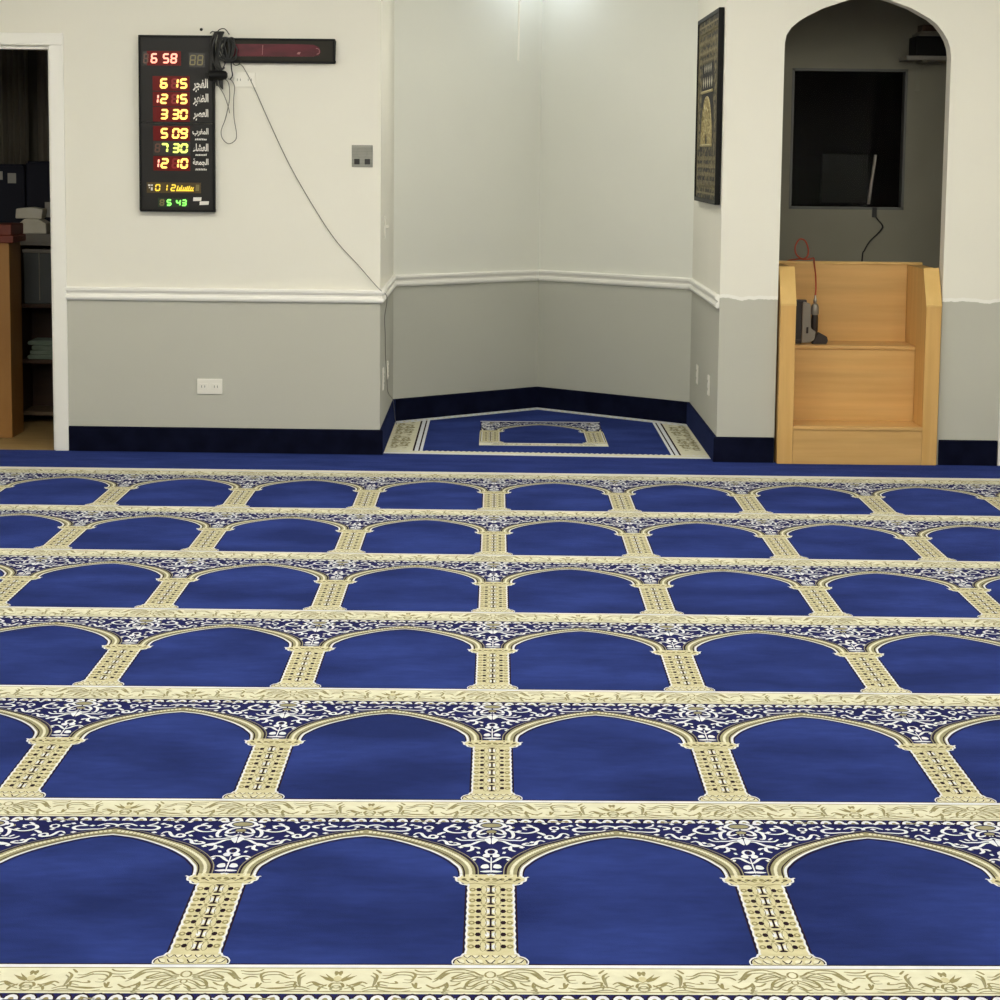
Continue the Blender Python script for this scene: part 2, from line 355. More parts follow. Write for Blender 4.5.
b = MB(); b.box((-4.7,12.5,ZB),(XL-.12,12.76,ZT)); structure(b.build('wall_side_room_front', sr), 'wall of the side room beside its doorway')

# ------------------------------------------------------------------ the patterned carpet
TW, TD = .58, 1.218
ROWA = [(-1,3.28,0),(0,4.5113,.022),(1,5.7214,.0158),(2,6.957,.0031),(3,8.1702,-.0104),(4,9.3772,-.0217),(5,10.5879,-.0124),(6,11.815,-.016),(7,13.05,-.016)]
def rowY(s, X):
    """depth of carpet line s (in rows) at X: the rolls lie a little askew"""
    j = max(0, min(len(ROWA)-2, int(math.floor(s))+1)); t = s-ROWA[j][0]
    a = ROWA[j][1]+ROWA[j][2]*X; c = ROWA[j+1][1]+ROWA[j+1][2]*X
    return a+(c-a)*t
WHITE = [[[-0.0028,0.5109],[-0.0029,0.5406],[-0.0031,0.5744],[-0.0033,0.6166]],[[-0.0031,0.5669],[-0.0183,0.5797],[-0.037,0.5979],[-0.0602,0.6008],[-0.0762,0.5916]],[[-0.003,0.5631],[-0.0137,0.5721],[-0.0251,0.569]],[[-0.0125,0.7209],[-0.0386,0.7192],[-0.0622,0.7134],[-0.0907,0.7124],[-0.1191,0.7122],[-0.1385,0.7267]],[[-0.0148,0.7096],[-0.0432,0.707],[-0.0665,0.6909],[-0.0851,0.6788],[-0.1085,0.6731]],[[-0.078,0.6749],[-0.0742,0.6512],[-0.0935,0.6378]],[[-0.0707,0.6646],[-0.0543,0.6631],[-0.0462,0.6537]],[[-0.0032,0.7536],[-0.02,0.7601],[-0.039,0.7534],[-0.0534,0.7557],[-0.0441,0.7764],[-0.025,0.7865],[-0.0034,0.7908]],[[-0.0031,0.7421],[-0.0197,0.7306],[-0.0435,0.7337],[-0.0556,0.7451]],[[-0.0036,0.8371],[-0.0352,0.8318],[-0.0534,0.8148],[-0.0348,0.7965],[-0.0034,0.7942]],[[-0.0566,0.803],[-0.0689,0.8147],[-0.0792,0.797],[-0.0625,0.783],[-0.0801,0.7721],[-0.0877,0.7473],[-0.0805,0.727],[-0.0663,0.7303]],[[-0.0802,0.7762],[-0.1016,0.7678],[-0.1302,0.7619],[-0.1591,0.765],[-0.1837,0.7797],[-0.1796,0.7964],[-0.1606,0.8049],[-0.1364,0.8025],[-0.1287,0.7909],[-0.143,0.7841]],[[-0.1655,0.8074],[-0.1443,0.821]],[[-0.1877,0.7632],[-0.2042,0.7573],[-0.2132,0.7466]],[[-0.2111,0.7044],[-0.1925,0.7118],[-0.1778,0.7006],[-0.1725,0.6863],[-0.151,0.68],[-0.1253,0.6841],[-0.1374,0.6944],[-0.1491,0.692]],[[-0.5048,0.7944],[-0.4941,0.807],[-0.4706,0.813],[-0.4463,0.8115],[-0.4209,0.7991]],[[-0.4584,0.7888],[-0.4429,0.7781],[-0.4043,0.7759],[-0.3656,0.772],[-0.3372,0.7763],[-0.331,0.7896],[-0.3486,0.7995],[-0.3778,0.8019],[-0.35,0.8163],[-0.346,0.8282]],[[-0.3093,0.7898],[-0.2895,0.7957],[-0.2887,0.8049],[-0.3109,0.8115]],[[-0.3086,0.746],[-0.2975,0.7584],[-0.2808,0.7585],[-0.2702,0.7421],[-0.2576,0.73],[-0.2383,0.7261],[-0.2172,0.7302],[-0.2202,0.7424],[-0.2371,0.7464],[-0.2462,0.7382]],[[-0.2108,0.7466],[-0.1972,0.7606],[-0.1831,0.7673]]]
BLOB = [[[-0.0042,0.5168],[-0.0223,0.5159],[-0.0427,0.5107],[-0.0245,0.5049],[-0.0041,0.5065]],[[-0.0088,0.5331],[-0.027,0.5285],[-0.0398,0.5359],[-0.0327,0.5516],[-0.0145,0.5547],[-0.0089,0.5443]],[[-0.007,0.6011],[-0.0255,0.601],[-0.0335,0.6118],[-0.0234,0.6226],[-0.0071,0.6181]],[[-0.0028,0.6872],[-0.0194,0.7015],[-0.0267,0.7192],[-0.0149,0.7258],[-0.003,0.7275]],[[-0.0849,0.6693],[-0.1084,0.6692],[-0.1249,0.6722],[-0.1041,0.6827],[-0.0806,0.6868]]]
RING = [[-0.0025,0.636],[0.0185,0.6361],[-0.0024,0.6166]]
RING2 = [[-0.2293,0.7342],[-0.214,0.7343],[-0.2284,0.718]]
RING3 = [[-0.2519,0.7959],[-0.2326,0.7961],[-0.2509,0.7785]]
OLIVE = [[[-0.5085,-0.0513],[-0.5011,-0.0381],[-0.488,-0.0328]],[[-0.5094,-0.0447],[-0.5082,-0.0302]],[[-0.4678,-0.0995],[-0.4417,-0.0899],[-0.4201,-0.0802],[-0.4007,-0.0898]],[[-0.4686,-0.0932],[-0.4488,-0.1059],[-0.4425,-0.1204]],[[-0.5036,-0.0869],[-0.4854,-0.0868],[-0.4787,-0.1028],[-0.5005,-0.1092]],[[-0.388,-0.0378],[-0.3728,-0.0509],[-0.3731,-0.0704],[-0.3776,-0.0929]],[[-0.378,-0.0232],[-0.3653,-0.0344],[-0.36,-0.041]],[[-0.4161,-0.114],[-0.3901,-0.1038],[-0.363,-0.1024],[-0.326,-0.11],[-0.2895,-0.1124],[-0.2537,-0.1053]],[[-0.361,-0.0992],[-0.3649,-0.0833],[-0.3516,-0.08],[-0.3281,-0.0864]],[[-0.3544,-0.0508],[-0.3314,-0.0507],[-0.3095,-0.0376],[-0.2867,-0.0342],[-0.2587,-0.0374],[-0.2462,-0.0505],[-0.2563,-0.07],[-0.2815,-0.0701]],[[-0.3482,-0.0671],[-0.3262,-0.0573],[-0.3043,-0.0441]],[[-0.3281,-0.0864],[-0.3053,-0.0863],[-0.3107,-0.0767]],[[-0.2505,-0.0228],[-0.2359,-0.0321],[-0.2034,-0.0339],[-0.1759,-0.0292]],[[-0.2386,-0.0603],[-0.2112,-0.0569],[-0.1921,-0.0699]],[[-0.2551,-0.0862],[-0.2399,-0.1085],[-0.2219,-0.1052]],[[-0.2417,-0.0829],[-0.2424,-0.1053]],[[-0.2091,-0.0924],[-0.1901,-0.1051],[-0.1627,-0.1082]]]
OLIVED = [[[0.0206,-0.0492],[0.0368,-0.0459],[0.0554,-0.0327],[0.0787,-0.026]],[[0.0554,-0.034],[0.088,-0.0226],[0.1252,-0.0245],[0.1482,-0.0324],[0.1704,-0.0586],[0.1838,-0.0683]],[[0.0554,-0.036],[0.0831,-0.0392],[0.1061,-0.049],[0.1242,-0.062],[0.1011,-0.0653],[0.069,-0.0556],[0.0229,-0.0525]],[[0.1341,-0.039],[0.1522,-0.0521],[0.1654,-0.0684]],[[0.0091,-0.0688],[0.0367,-0.0817],[0.0594,-0.0989],[0.0777,-0.0963],[0.071,-0.0783],[0.0459,-0.0622],[0.0206,-0.0558]],[[-0.0013,-0.0914],[0.0184,-0.1009],[0.032,-0.1136],[0.0502,-0.1104]],[[0.142,-0.0814],[0.1391,-0.1006],[0.15,-0.1164],[0.1318,-0.1165]],[[0.1419,-0.0846],[0.1552,-0.0974],[0.191,-0.1132]],[[0.0962,-0.0815],[0.1142,-0.0943],[0.1324,-0.0974]],[[0.0774,-0.1135],[0.0957,-0.1071],[0.1182,-0.1165]]]
OBLOB = [[[-0.5041,-0.0837],[-0.4859,-0.0655],[-0.456,-0.0413],[-0.4702,-0.0629],[-0.489,-0.0772]],[[-0.4923,-0.0694],[-0.4594,-0.0577],[-0.4365,-0.0498],[-0.4622,-0.0719],[-0.484,-0.0804]],[[-0.4637,-0.0963],[-0.4373,-0.0886],[-0.4132,-0.0802],[-0.4317,-0.0975]],[[-0.3447,-0.1037],[-0.3082,-0.1061],[-0.2716,-0.1085],[-0.3074,-0.115]]]
ORING = [[-0.0016,-0.046],[0.016,-0.046],[-0.0015,-0.0604]]
ORING2 = [[-0.0014,-0.0785],[0.0101,-0.0785],[-0.0013,-0.0882]]
INNER = [(.5,.745),(.41,.727),(.331,.697),(.263,.6635),(.2145,.634),(.1664,.5955),(.1374,.5625),(.1207,.54),(.1128,.51),(.1111,.478)]
OUTER = [(.5,.785),(.41,.762),(.317,.729),(.242,.698),(.194,.677),(.1456,.647),(.0976,.606),(.0689,.566),(.0544,.53),(.0515,.478)]
INC = crom(INNER, 4); OUC = crom(OUTER, 4)
CMATS = ['blue','navy','cream','white','gold','olive','brown','pale']
CI = {n:i for i,n in enumerate(CMATS)}
ASP = TD/TW     # rows to column-widths
class Tile:
    """pattern drawn in (u in niche widths from a column's centre, v in row depths); polygons lie flat in layers of pile height"""
    def __init__(s): s.P = []
    def poly(s, mi, pts, z):
        s.k = (getattr(s, 'k', 0)+1) % 47          # piles never share exactly one height
        s.P.append((CI[mi], [tuple(q) for q in pts], z+s.k*5e-6))
    def both(s, mi, pts, z):
        s.poly(mi, pts, z); s.poly(mi, [(-u,v) for u,v in pts][::-1], z)
    def ribbon(s, mi, pts, w, z, k=4, mirror=True, taper=True, raw=False):
        P = pts if raw else crom(pts, k); n = len(P); Lf = []; Rt = []
        for i in range(n):
            a = P[max(i-1,0)]; c = P[min(i+1,n-1)]
            dx, dy = c[0]-a[0], (c[1]-a[1])*ASP; l = math.hypot(dx,dy) or 1e-6
            ww = w/2*((.45+.55*math.sin(PI*(i+.6)/(n+.2))) if taper else 1)
            nx, ny = -dy/l*ww, dx/l*ww/ASP
            Lf.append((P[i][0]+nx,P[i][1]+ny)); Rt.append((P[i][0]-nx,P[i][1]-ny))
        for i in range(n-1):
            q = [Rt[i],Rt[i+1],Lf[i+1],Lf[i]]
            if mirror: s.both(mi, q, z)
            else: s.poly(mi, q, z)
    def ell(s, mi, c, rx, ry, z, n=8, mirror=True):
        q = [(c[0]+rx*math.cos(2*PI*k/n), c[1]+ry*math.sin(2*PI*k/n)) for k in range(n)]
        s.both(mi,q,z) if mirror else s.poly(mi,q,z)
    def ring(s, mi, c, rx, ry, w, z, n=10, mirror=True):
        P = [(c[0]+rx*math.cos(2*PI*k/n), c[1]+ry*math.sin(2*PI*k/n)) for k in range(n+1)]
        s.ribbon(mi, P, w, z, mirror=mirror, taper=False, raw=True)
ab = lambda L: [[(abs(u), v) for u, v in q] for q in L]
Z1, Z2, Z3, Z4, Z5 = .0004, .0007, .0010, .0013, .0016

def draw_arch(T, both=True):
    # navy spandrel between the arches and the band
    sp = [(0,.47),(.0515,.47)]+OUC[::-1]+[(.5,.885),(0,.885)]
    T.both('navy', sp, Z1)
    for i in range(len(INC)-1):
        T.both('gold', [INC[i],INC[i+1],OUC[i+1],OUC[i]], Z2)
    T.ribbon('white', [(u+.001,v-.004) for u,v in INC], .011, Z3, taper=False, raw=True)
    mid = [(a[0]*.82+c[0]*.18, a[1]*.82+c[1]*.18) for a,c in zip(INC,OUC)]
    T.ribbon('brown', mid, .006, Z3, taper=False, raw=True)
    T.ribbon('brown', [(u+.010*(u>.11 and .8 or 1),v-.011) for u,v in INC], .006, Z1, taper=False, raw=True)
    T.ribbon('brown', [(a[0]*.06+c[0]*.94, a[1]*.06+c[1]*.94) for a,c in zip(INC,OUC)], .007, Z3, taper=False, raw=True)
    T.ribbon('gold', [(c[0]-.004, c[1]+.004) for a,c in zip(INC,OUC)], .004, Z3, taper=False, raw=True)
    core = crom([(a[0]*.42+c[0]*.58, a[1]*.42+c[1]*.58) for a,c in zip(INC,OUC)], 1)
    # bead row along the arch, evenly spaced
    acc = 0; step = .019
    for i in range(len(core)-1):
        a, c = core[i], core[i+1]; l = math.hypot(c[0]-a[0],(c[1]-a[1])*ASP); t = step-acc
        while t < l:
            q = (a[0]+(c[0]-a[0])*t/l, a[1]+(c[1]-a[1])*t/l); T.ell('cream', q, .0078, .0064, Z4, 6); t += step
        acc = (acc+l) % step
    # scrollwork
    for q in ab(WHITE[1:2]+WHITE[3:]): T.ribbon('white', q, .0155, Z3, 4)
    # small leaves and buds filling the corners of the spandrel
    for u, v, a in ((.25,.775,.4),(.215,.83,-.3),(.27,.83,.5),(.32,.815,-.4),(.40,.80,.3),(.37,.842,0),(.44,.838,.2),(.13,.80,-.6),(.19,.735,.6),(.05,.63,.9),(.065,.585,-.8),(.12,.665,.3),(.16,.70,.5),(.30,.735,.4),(.11,.775,.2),(.34,.755,.1),(.46,.80,.0)):
        T.both('white', [(u-.013*math.cos(a),v-.013*math.sin(a)*.5),(u+.004*math.sin(a),v-.0065),(u+.013*math.cos(a),v+.013*math.sin(a)*.5),(u-.004*math.sin(a),v+.0065)], Z3)
    for q in ab(BLOB): T.both('white', crom(q, 3, True), Z3)
    for r in (RING,): 
        T.ring('white', (0,r[0][1]), abs(r[1][0]-r[0][0]), abs(r[2][1]-r[0][1])*.9, .011, Z3, mirror=False); T.ell('brown', (0,r[0][1]), .006, .006, Z3, 6, False)
    T.ribbon('white', [(0,.505),(0,.60)], .006, Z3, 2, mirror=False)
    for r in (RING2, RING3):
        T.ring('white', (abs(r[0][0]),r[0][1]), .017, .012, .010, Z3, 8)
    T.ell('gold', (0,.815), .042, .014, Z3, 10, False); T.ell('gold', (0,.772), .022, .010, Z3, 8, False)
    for u in (.014,.04): T.ell('brown', (u,.757+.006*(u>.03)), .006, .006, Z4, 6)
    T.ell('gold', (.083,.80), .012, .008, Z3, 6); T.ell('white', (.075,.833), .02, .007, Z3, 6)
    T.ribbon('white', [(.11,.845),(.14,.838),(.165,.848)], .012, Z3, 3); T.ribbon('gold', [(.23,.848),(.28,.842),(.31,.85)], .012, Z3, 3)
    T.ribbon('white', [(.115,.735),(.10,.722)], .012, Z3, 2)
    T.ell('white', (.0,.47+.02), .02, .006, Z3, 8, False)

def draw_column(T):
    V0, V1 = .052, .436; hw = .0835
    T.poly('pale', [(-hw,V0),(hw,V0),(hw,V1),(-hw,V1)], Z2)
    # wavy white edge with a dark line outside it
    n = 48
    e = [(hw+.0018*math.sin(i/n*12*2*PI), V0+(V1-V0)*i/n) for i in range(n+1)]
    T.ribbon('white', e, .007, Z3, taper=False, raw=True)
    T.ribbon('brown', [(hw+.0085,V0-.01),(hw+.0085,V1)], .006, Z1, taper=False, raw=True)
    P = (V1-V0-.012)/6
    for k in range(6):
        v = V0+.008+P*(k+.5)
        h = P*.36
        T.poly('brown', [(-.0035,v-h),(.0035,v-h),(.0035,v+h),(-.0035,v+h)], Z4)
        T.poly('brown', [(-.017,v+h),(-.006,v+h*.72),(.006,v+h*.72),(.017,v+h),(.01,v+h*1.12),(-.01,v+h*1.12)], Z4)
        T.poly('brown', [(-.017,v-h),(-.01,v-h*1.12),(.01,v-h*1.12),(.017,v-h),(.006,v-h*.72),(-.006,v-h*.72)], Z4)
        T.ell('white', (.012,v), .008, .012, Z3, 8)
        T.ring('gold', (.026,v), .011, .025, .004, Z3, 8)
        T.both('brown', [(.033,v),(.040,v-.010),(.050,v-.009),(.055,v),(.050,v+.009),(.040,v+.010)], Z4)
        T.ell('olive', (.067,v), .012, .011, Z3, 8); T.ell('pale', (.067,v), .006, .005, Z4, 6)
        w = v+P*.5
        if k < 5:
            T.both('brown', [(.033,w),(.047,w-.006),(.056,w+.001),(.044,w+.006)], Z4)
            T.ell('olive', (.068,w), .011, .007, Z3, 8); T.ell('olive', (.024,w), .007, .005, Z3, 6); T.ell('white', (.079,w+.016), .006, .005, Z4, 6)
    # base
    K = .955
    bs = [(-.128,.002),(.128,.002),(.130,.018),(.118,.034),(.102,.040),(.094,.052),(.086,.056),(-.086,.056),(-.094,.052),(-.102,.040),(-.118,.034),(-.130,.018)]
    T.poly('pale', [(u*K,v) for u,v in bs], Z2)
    T.ribbon('white', [(u*K,v) for u,v in [(.129,.001),(.132,.018),(.119,.035),(.103,.041),(.096,.053),(.086,.058)]], .008, Z4, 2, taper=False)
    T.ribbon('brown', [(.123,.006),(.122,.018),(.113,.029),(.098,.034)], .005, Z4, 2, taper=False)
    for u in (.0,.034,.066,.096): 
        T.ell('cream', (u+.004,.016), .013, .011, Z3, 7, u>0); T.ribbon('brown', [(u-.012,.006),(u+.006,.010),(u+.016,.024)], .005, Z4, 2)
    for u in (.018,.05,.078): T.ell('cream', (u,.040), .012, .008, Z3, 7); T.ribbon('brown', [(u-.013,.046),(u,.032),(u+.013,.046)], .0045, Z4, 2)
    # capital
    cp = [(-.085,.424),(.085,.424),(.098,.430),(.108,.440),(.126,.452),(.135,.470),(.118,.482),(.1,.492),(-.1,.492),(-.118,.482),(-.135,.470),(-.126,.452),(-.108,.440),(-.098,.430)]
    T.poly('pale', [(u*K,v) for u,v in cp], Z3)
    for u in (.012,.042,.072,.10): T.ell('olive', (u,.462), .009, .008, Z4, 7)
    T.ribbon('white', [(.140,.476),(.125,.470),(.116,.478)], .009, Z5, 3, taper=False); T.ribbon('white', [(u*K,v) for u,v in [(.137,.474),(.134,.452),(.122,.446),(.116,.434),(.098,.428),(.086,.424)]], .009, Z5, 3, taper=False)
    for u in (.025,.06,.095): T.ribbon('brown', [(u-.012,.446),(u+.002,.456),(u+.014,.462),(u+.002,.464)], .006, Z5, 3)
    T.ring('olive', (0,.458), .024, .014, .005, Z5, 8, False); T.ribbon('olive', [(.0,.438),(.03,.432),(.06,.438),(.085,.432)], .006, Z5, 3)
    for i in range(9): T.ell('pale', (-.072+.018*i,.486), .007, .005, Z5, 6, False)

def draw_band(T, u0=-.5, u1=.5, deep=0.0, floral=True):
    """cream border strip lying between a row's foot (v=0) and the next row's spandrel (v=-.126)"""
    q = lambda a, c: [(u0,a),(u1,a),(u1,c),(u0,c)]
    T.poly('white', q(-.014,0), Z2); T.poly('olive', q(-.018,-.014), Z2); T.poly('cream', q(-.134,-.018), Z2)
    T.poly('olive', q(-.1265,-.123), Z3); T.poly('brown', q(0,.006), Z1)
    if not floral: return
    for L in (OLIVE, OLIVED):
        for s in ab(L):
            T.ribbon('olive', s, .0105, Z3, 4)
            if len(s) > 3: T.ribbon('gold', [(u+.005, v-.013) for u, v in s], .009, Z3, 3)
    for s in ab(OBLOB): T.both('olive', s, Z3)
    T.ring('olive', (0,-.046), .017, .014, .007, Z3, 10, False); T.ring('olive', (0,-.079), .011, .009, .006, Z3, 8, False)
    T.ell('pale', (.5,-.066), .014, .013, Z4, 8)
def draw_scallops(T):
    n = 18
    for k in range(n):
        u = -.5+(k+.5)/n; w = .5/n
        arc = lambda r, h: [(u+w*r*math.cos(a), -.163+h*math.sin(a)) for a in [PI*i/6 for i in range(7)]]
        T.poly('brown', arc(1.0, .031), Z2); T.poly('white', arc(.82, .023), Z3); T.poly('olive', arc(.34, .010), Z4)
    T.poly('navy', [(-.5,-.172),(.5,-.172),(.5,-.115),(-.5,-.115)], Z1)

tile = Tile(); draw_arch(tile); draw_column(tile); draw_band(tile); draw_scallops(tile)
top = Tile(); draw_band(top); draw_scallops(top)
def lay(T, name, mp, cells, base, mats, parent=None, zbot=ZB):
    V = []; F = []; MI = []
    for (i, j) in cells:
        for mi, pts, z in T(i, j).P:
            b = len(V); V += [mp(i+u, j+v)+(z,) for u, v in pts]; F.append(tuple(range(b, b+len(pts)))); MI.append(mi)
    for pts, mi, z in base:
        b = len(V); V += [tuple(q)+(z,) for q in pts]; F.append(tuple(range(b, b+len(pts)))); MI.append(mi)
    me = bpy.data.meshes.new(name); me.from_pydata(V, [], F)
    for m in mats: me.materials.append(m)
    me.polygons.foreach_set('material_index', MI); me.update()
    return link(bpy.data.objects.new(name, me), parent)
I0, I1 = -6, 6
mp = lambda s, r: (s*TW, rowY(r, s*TW))
base = []
for j in range(-1, 6):
    for i in range(I0, I1+1):
        a, c = i-.5, i+.5
        base.append(([mp(a,j-.001),mp(c,j-.001),mp(c,j+1),mp(a,j+1)], CI['blue'], 0.0))
top_edge = 6.045
base.append(([mp(I0-.5,6-.001),mp(I1+.5,6-.001),mp(I1+.5,top_edge),mp(I0-.5,top_edge)], CI['cream'], .0007))
base.append(([mp(I0-.5,top_edge-.015),mp(I1+.5,top_edge-.015),mp(I1+.5,top_edge),mp(I0-.5,top_edge)], CI['white'], .0010))
# backing slab under the pile
near, far = [mp(I0-.5,-1),mp(I1+.5,-1)], [mp(I1+.5,top_edge),mp(I0-.5,top_edge)]
cells = [(i, j) for j in range(-1, 6) for i in range(I0, I1+1)] + [(i, 6) for i in range(I0, I1+1)]
carpet = lay(lambda i, j: tile if j < 6 else top, 'prayer_carpet', mp, cells, base, [M[n] for n in CMATS])
tag(carpet, 'wall-to-wall blue prayer carpet woven with rows of cream arches and columns', 'carpet')
bk = MB(); bk.prism(near+far, ZB, -.0005); bk.build('carpet_backing', base_mat('carpet_backing_jute', (96,88,70), rough=1), carpet)
# plain blue strip between the patterned carpet and the wall
sm = MB()
e = [mp(x/TW, top_edge) for x in (XL+.02, -2.3, -1, 0, 1, 2.3, XR-.02)]
sm.prism(e+[(XR-.02,WRY(XR)),(1.145,WRY(1.145)-.001),(-.6,WLY(-.6)-.001),(XL+.02,WLY(XL))], ZB, 0)
tag(sm.build('carpet_strip', M['strip']), 'plain dark blue carpet strip between the patterned rows and the walls', 'carpet')
sm = MB(); 
y0 = rowY(-1,0)-.05
sm.prism([(XL+.02,YF+.02),(XR-.02,YF+.02),mp(I1+.6,-1),mp(I0-.6,-1)], ZB, -.001)
tag(sm.build('carpet_strip', M['strip']), 'plain blue carpet covering the floor behind the viewer', 'carpet')
# ------------------------------------------------------------------ the carpet inside the niche
src = Tile(); draw_arch(src); draw_column(src)
rug = Tile()
for mi, pts, z in src.P:
    us = [q[0] for q in pts]
    if min(us) >= -.0001 and max(us) <= .5001:                      # right half of the left column, mirrored for the right one
        rug.P.append((mi, pts, z)); rug.P.append((mi, [(1-u, v) for u, v in pts][::-1], z))
    elif min(us) >= -.1:
        rug.P.append((mi, pts, z)); rug.P.append((mi, [(1-u, v) for u, v in pts][::-1], z))
    elif max(us) > .05 and min(us) < -.05 and max(us) < .14:
        cl = [(max(u, -.1), v) for u, v in pts]; rug.P.append((mi, cl, z)); rug.P.append((mi, [(1-u, v) for u, v in cl][::-1], z))
for s in (1, 0):
    f = (lambda u: u) if s else (lambda u: 1-u)
    rug.poly('navy', [(f(-.105),.44),(f(0),.44),(f(0),.885),(f(-.105),.885)], Z1)
    rug.poly('pale', [(f(-.105),0),(f(-.08),0),(f(-.08),.44),(f(-.105),.44)], Z1)
    for k in range(5): rug.ell('white', (f(-.03-.014*(k%2)*2), .56+.065*k), .024, .016, Z3, 8, False)
rug.poly('white', [(-.105,.865),(1.105,.865),(1.105,.89),(-.105,.89)], Z3)
rug.poly('white', [(-.105,-.10),(1.105,-.10),(1.105,0),(-.105,0)], Z2)
rug.poly('cream', [(-.105,-.085),(1.105,-.085),(1.105,-.02),(-.105,-.02)], Z3)
for L in (OLIVE, OLIVED):
    for q in ab(L):
        n0 = len(rug.P); rug.ribbon('olive', [(u, v*.62-.005) for u, v in q], .0115, Z4, 3, mirror=False)
        for mi, pts, z in list(rug.P[n0:]): rug.P.append((mi, [(1-u, v) for u, v in pts][::-1], z))
mpr = lambda s, r: (.267+(s-.5)*TW, 13.125+r*TD)
RB = [(-.582,12.606),(1.127,12.506),(1.127,14.158),(.265,15.028),(-.582,14.155)]
def ry(x): return 12.606+(x+.582)*(-.1/1.709)
def far_y(x): return 14.155+(x+.582)*(.873/.847) if x < .265 else 15.028-(x-.265)*(.87/.862)
def strip_q(x0, x1, d0=0, d1=0): return [(x0,ry(x0)+d0),(x1,ry(x1)+d0),(x1,far_y(x1)-d1),(x0,far_y(x0)-d1)]
rbase = [(RB, CI['blue'], 0.0)]
rbase.append(([(-.582,ry(-.582)),(1.127,ry(1.127)),(1.127,ry(1.127)+.05),(-.582,ry(-.582)+.05)], CI['white'], .0009))
rbase.append(([(-.582,ry(-.582)+.05),(1.127,ry(1.127)+.05),(1.127,ry(1.127)+.13),(-.582,ry(-.582)+.13)], CI['cream'], .0007))
nz = 60
for k in range(nz):
    x0 = -.57+1.69*k/nz; x1 = -.57+1.69*(k+1)/nz; y = ry(x0)+.125
    rbase.append(([(x0,y-.004),(x1,y-.004),((x0+x1)/2,y+.025)], CI['white'], .0012))
for (x0, x1, c, z) in ((-.582,-.435,'cream',.0005),(-.435,-.425,'brown',.0006),(-.425,-.405,'white',.0006),(-.405,-.397,'brown',.0006),(-.397,-.382,'white',.0006),
                       (.985,1.127,'cream',.0005),(.975,.985,'brown',.0006),(.955,.975,'white',.0006),(.947,.955,'brown',.0006),(.932,.947,'white',.0006)):
    rbase.append((strip_q(x0, x1, .05, .05), CI[c], z))
for a, c in (((-.582,14.155),(.265,15.028)), ((.265,15.028),(1.127,14.158))):
    rbase.append(([(a[0],a[1]-.13),(c[0],c[1]-.13),c,a], CI['white'], .0008))
    n = 26
    for k in range(n):
        t = (k+.3)/n; t1 = (k+.75)/n
        p0 = (a[0]+(c[0]-a[0])*t, a[1]+(c[1]-a[1])*t-.09); p1 = (a[0]+(c[0]-a[0])*t1, a[1]+(c[1]-a[1])*t1-.06)
        rbase.append(([p0,(p1[0],p1[1]-.03),(p1[0],p1[1]+.01),(p0[0],p0[1]+.03)], CI['pale'], .0011))
pan = Tile()
for rep in range(2):
    for xc, sg in ((-.51,1),(1.057,-1)):
        for L in (OLIVE, OLIVED):
            for q in ab(L):
                for mr in (1,-1):
                    pan.ribbon('olive', [((xc+sg*(v+.067)*1.05-.267)/TW+.5, (13.15+.62*rep+mr*u*.58-13.125)/TD) for u, v in q], .022, Z2, 3, mirror=False)
        for k in range(5): pan.ell('gold', ((xc+.035*(-1)**k-.267)/TW+.5, (12.95+.62*rep+.13*k-13.125)/TD), .022, .012, Z3, 7, False)
rug.P += pan.P
ro = lay(lambda i, j: rug, 'niche_carpet', mpr, [(0, 0)], rbase, [M[n] for n in CMATS])
sm = MB(); sm.prism([(-.6,WLY(-.6)-.001),(1.145,WRY(1.145)-.001),(1.145,12.505),(1.127,12.506),(-.582,12.606),(-.6,12.605)], ZB, 0); sm.build('threshold_strip', M['strip'], ro)
tag(ro, 'five-sided blue carpet with cream borders and one small arch, filling the niche floor', 'carpet')
bk = MB(); bk.prism(RB, ZB, -.0005); bk.build('carpet_backing', bpy.data.materials['carpet_backing_jute'], ro)

# ------------------------------------------------------------------ wooden pulpit in the arch
PX0, PX1, PY0, PY1 = 1.452, 2.272, 12.335, 12.985
pul = thing('pulpit', 'maple wooden pulpit with two steps set into the pointed arch', 'pulpit', ((PX0+PX1)/2, PY0, 0))
hw = (PX1-PX0)/2; D = PY1-PY0
for sx in (-1, 1):
    xo = sx*hw; xi = sx*(hw-.078)
    prof = [(0,0),(D-.02,0),(D-.02,1.0),(.125,1.0),(0,.812)]
    b = MB(); v = [(xo,y,z) for y,z in prof]+[(xi,y,z) for y,z in prof]; n = len(prof)
    b.add(v, [tuple(range(n)), tuple(range(2*n-1,n-1,-1))]+[(i,(i+1)%n,n+(i+1)%n,n+i) for i in range(n)])
    sp = b.build('side_panel', M['maple_v'], pul, bevel=.002)
    # lighter solid cap along the sloped edge
    b = MB(); t = .006
    q = [(-.002,.812),(.125,1.0),(.125,1.0+t),(-.002,.812+t+.004)]
    v = [(sx*(hw+.001),y,z) for y,z in q]+[(sx*(hw-.079),y,z) for y,z in q]
    b.add(v, [(0,1,2,3),(7,6,5,4)]+[(i,(i+1)%4,4+(i+1)%4,4+i) for i in range(4)])
    b.build('sloped_cap', M['maple_gold'], sp)
wi = hw-.079
T1, T2, S1, S2 = .196, .590, .0, .285
b = MB(); b.box((-wi,.002,0),(wi,.020,T1-.018)); b.build('riser', M['maple_h'], pul, bevel=.001)
b = MB(); b.box((-wi,-.004,T1-.018),(wi,S2+.002,T1)); b.build('tread', M['maple_edge'], pul, bevel=.002)
b = MB(); b.box((-wi,S2,T1),(wi,S2+.018,T2-.018)); b.build('riser', M['maple_h'], pul, bevel=.001)
b = MB(); b.box((-wi,S2-.008,T2-.018),(wi,D-.02,T2)); b.build('tread', M['maple_edge'], pul, bevel=.002)
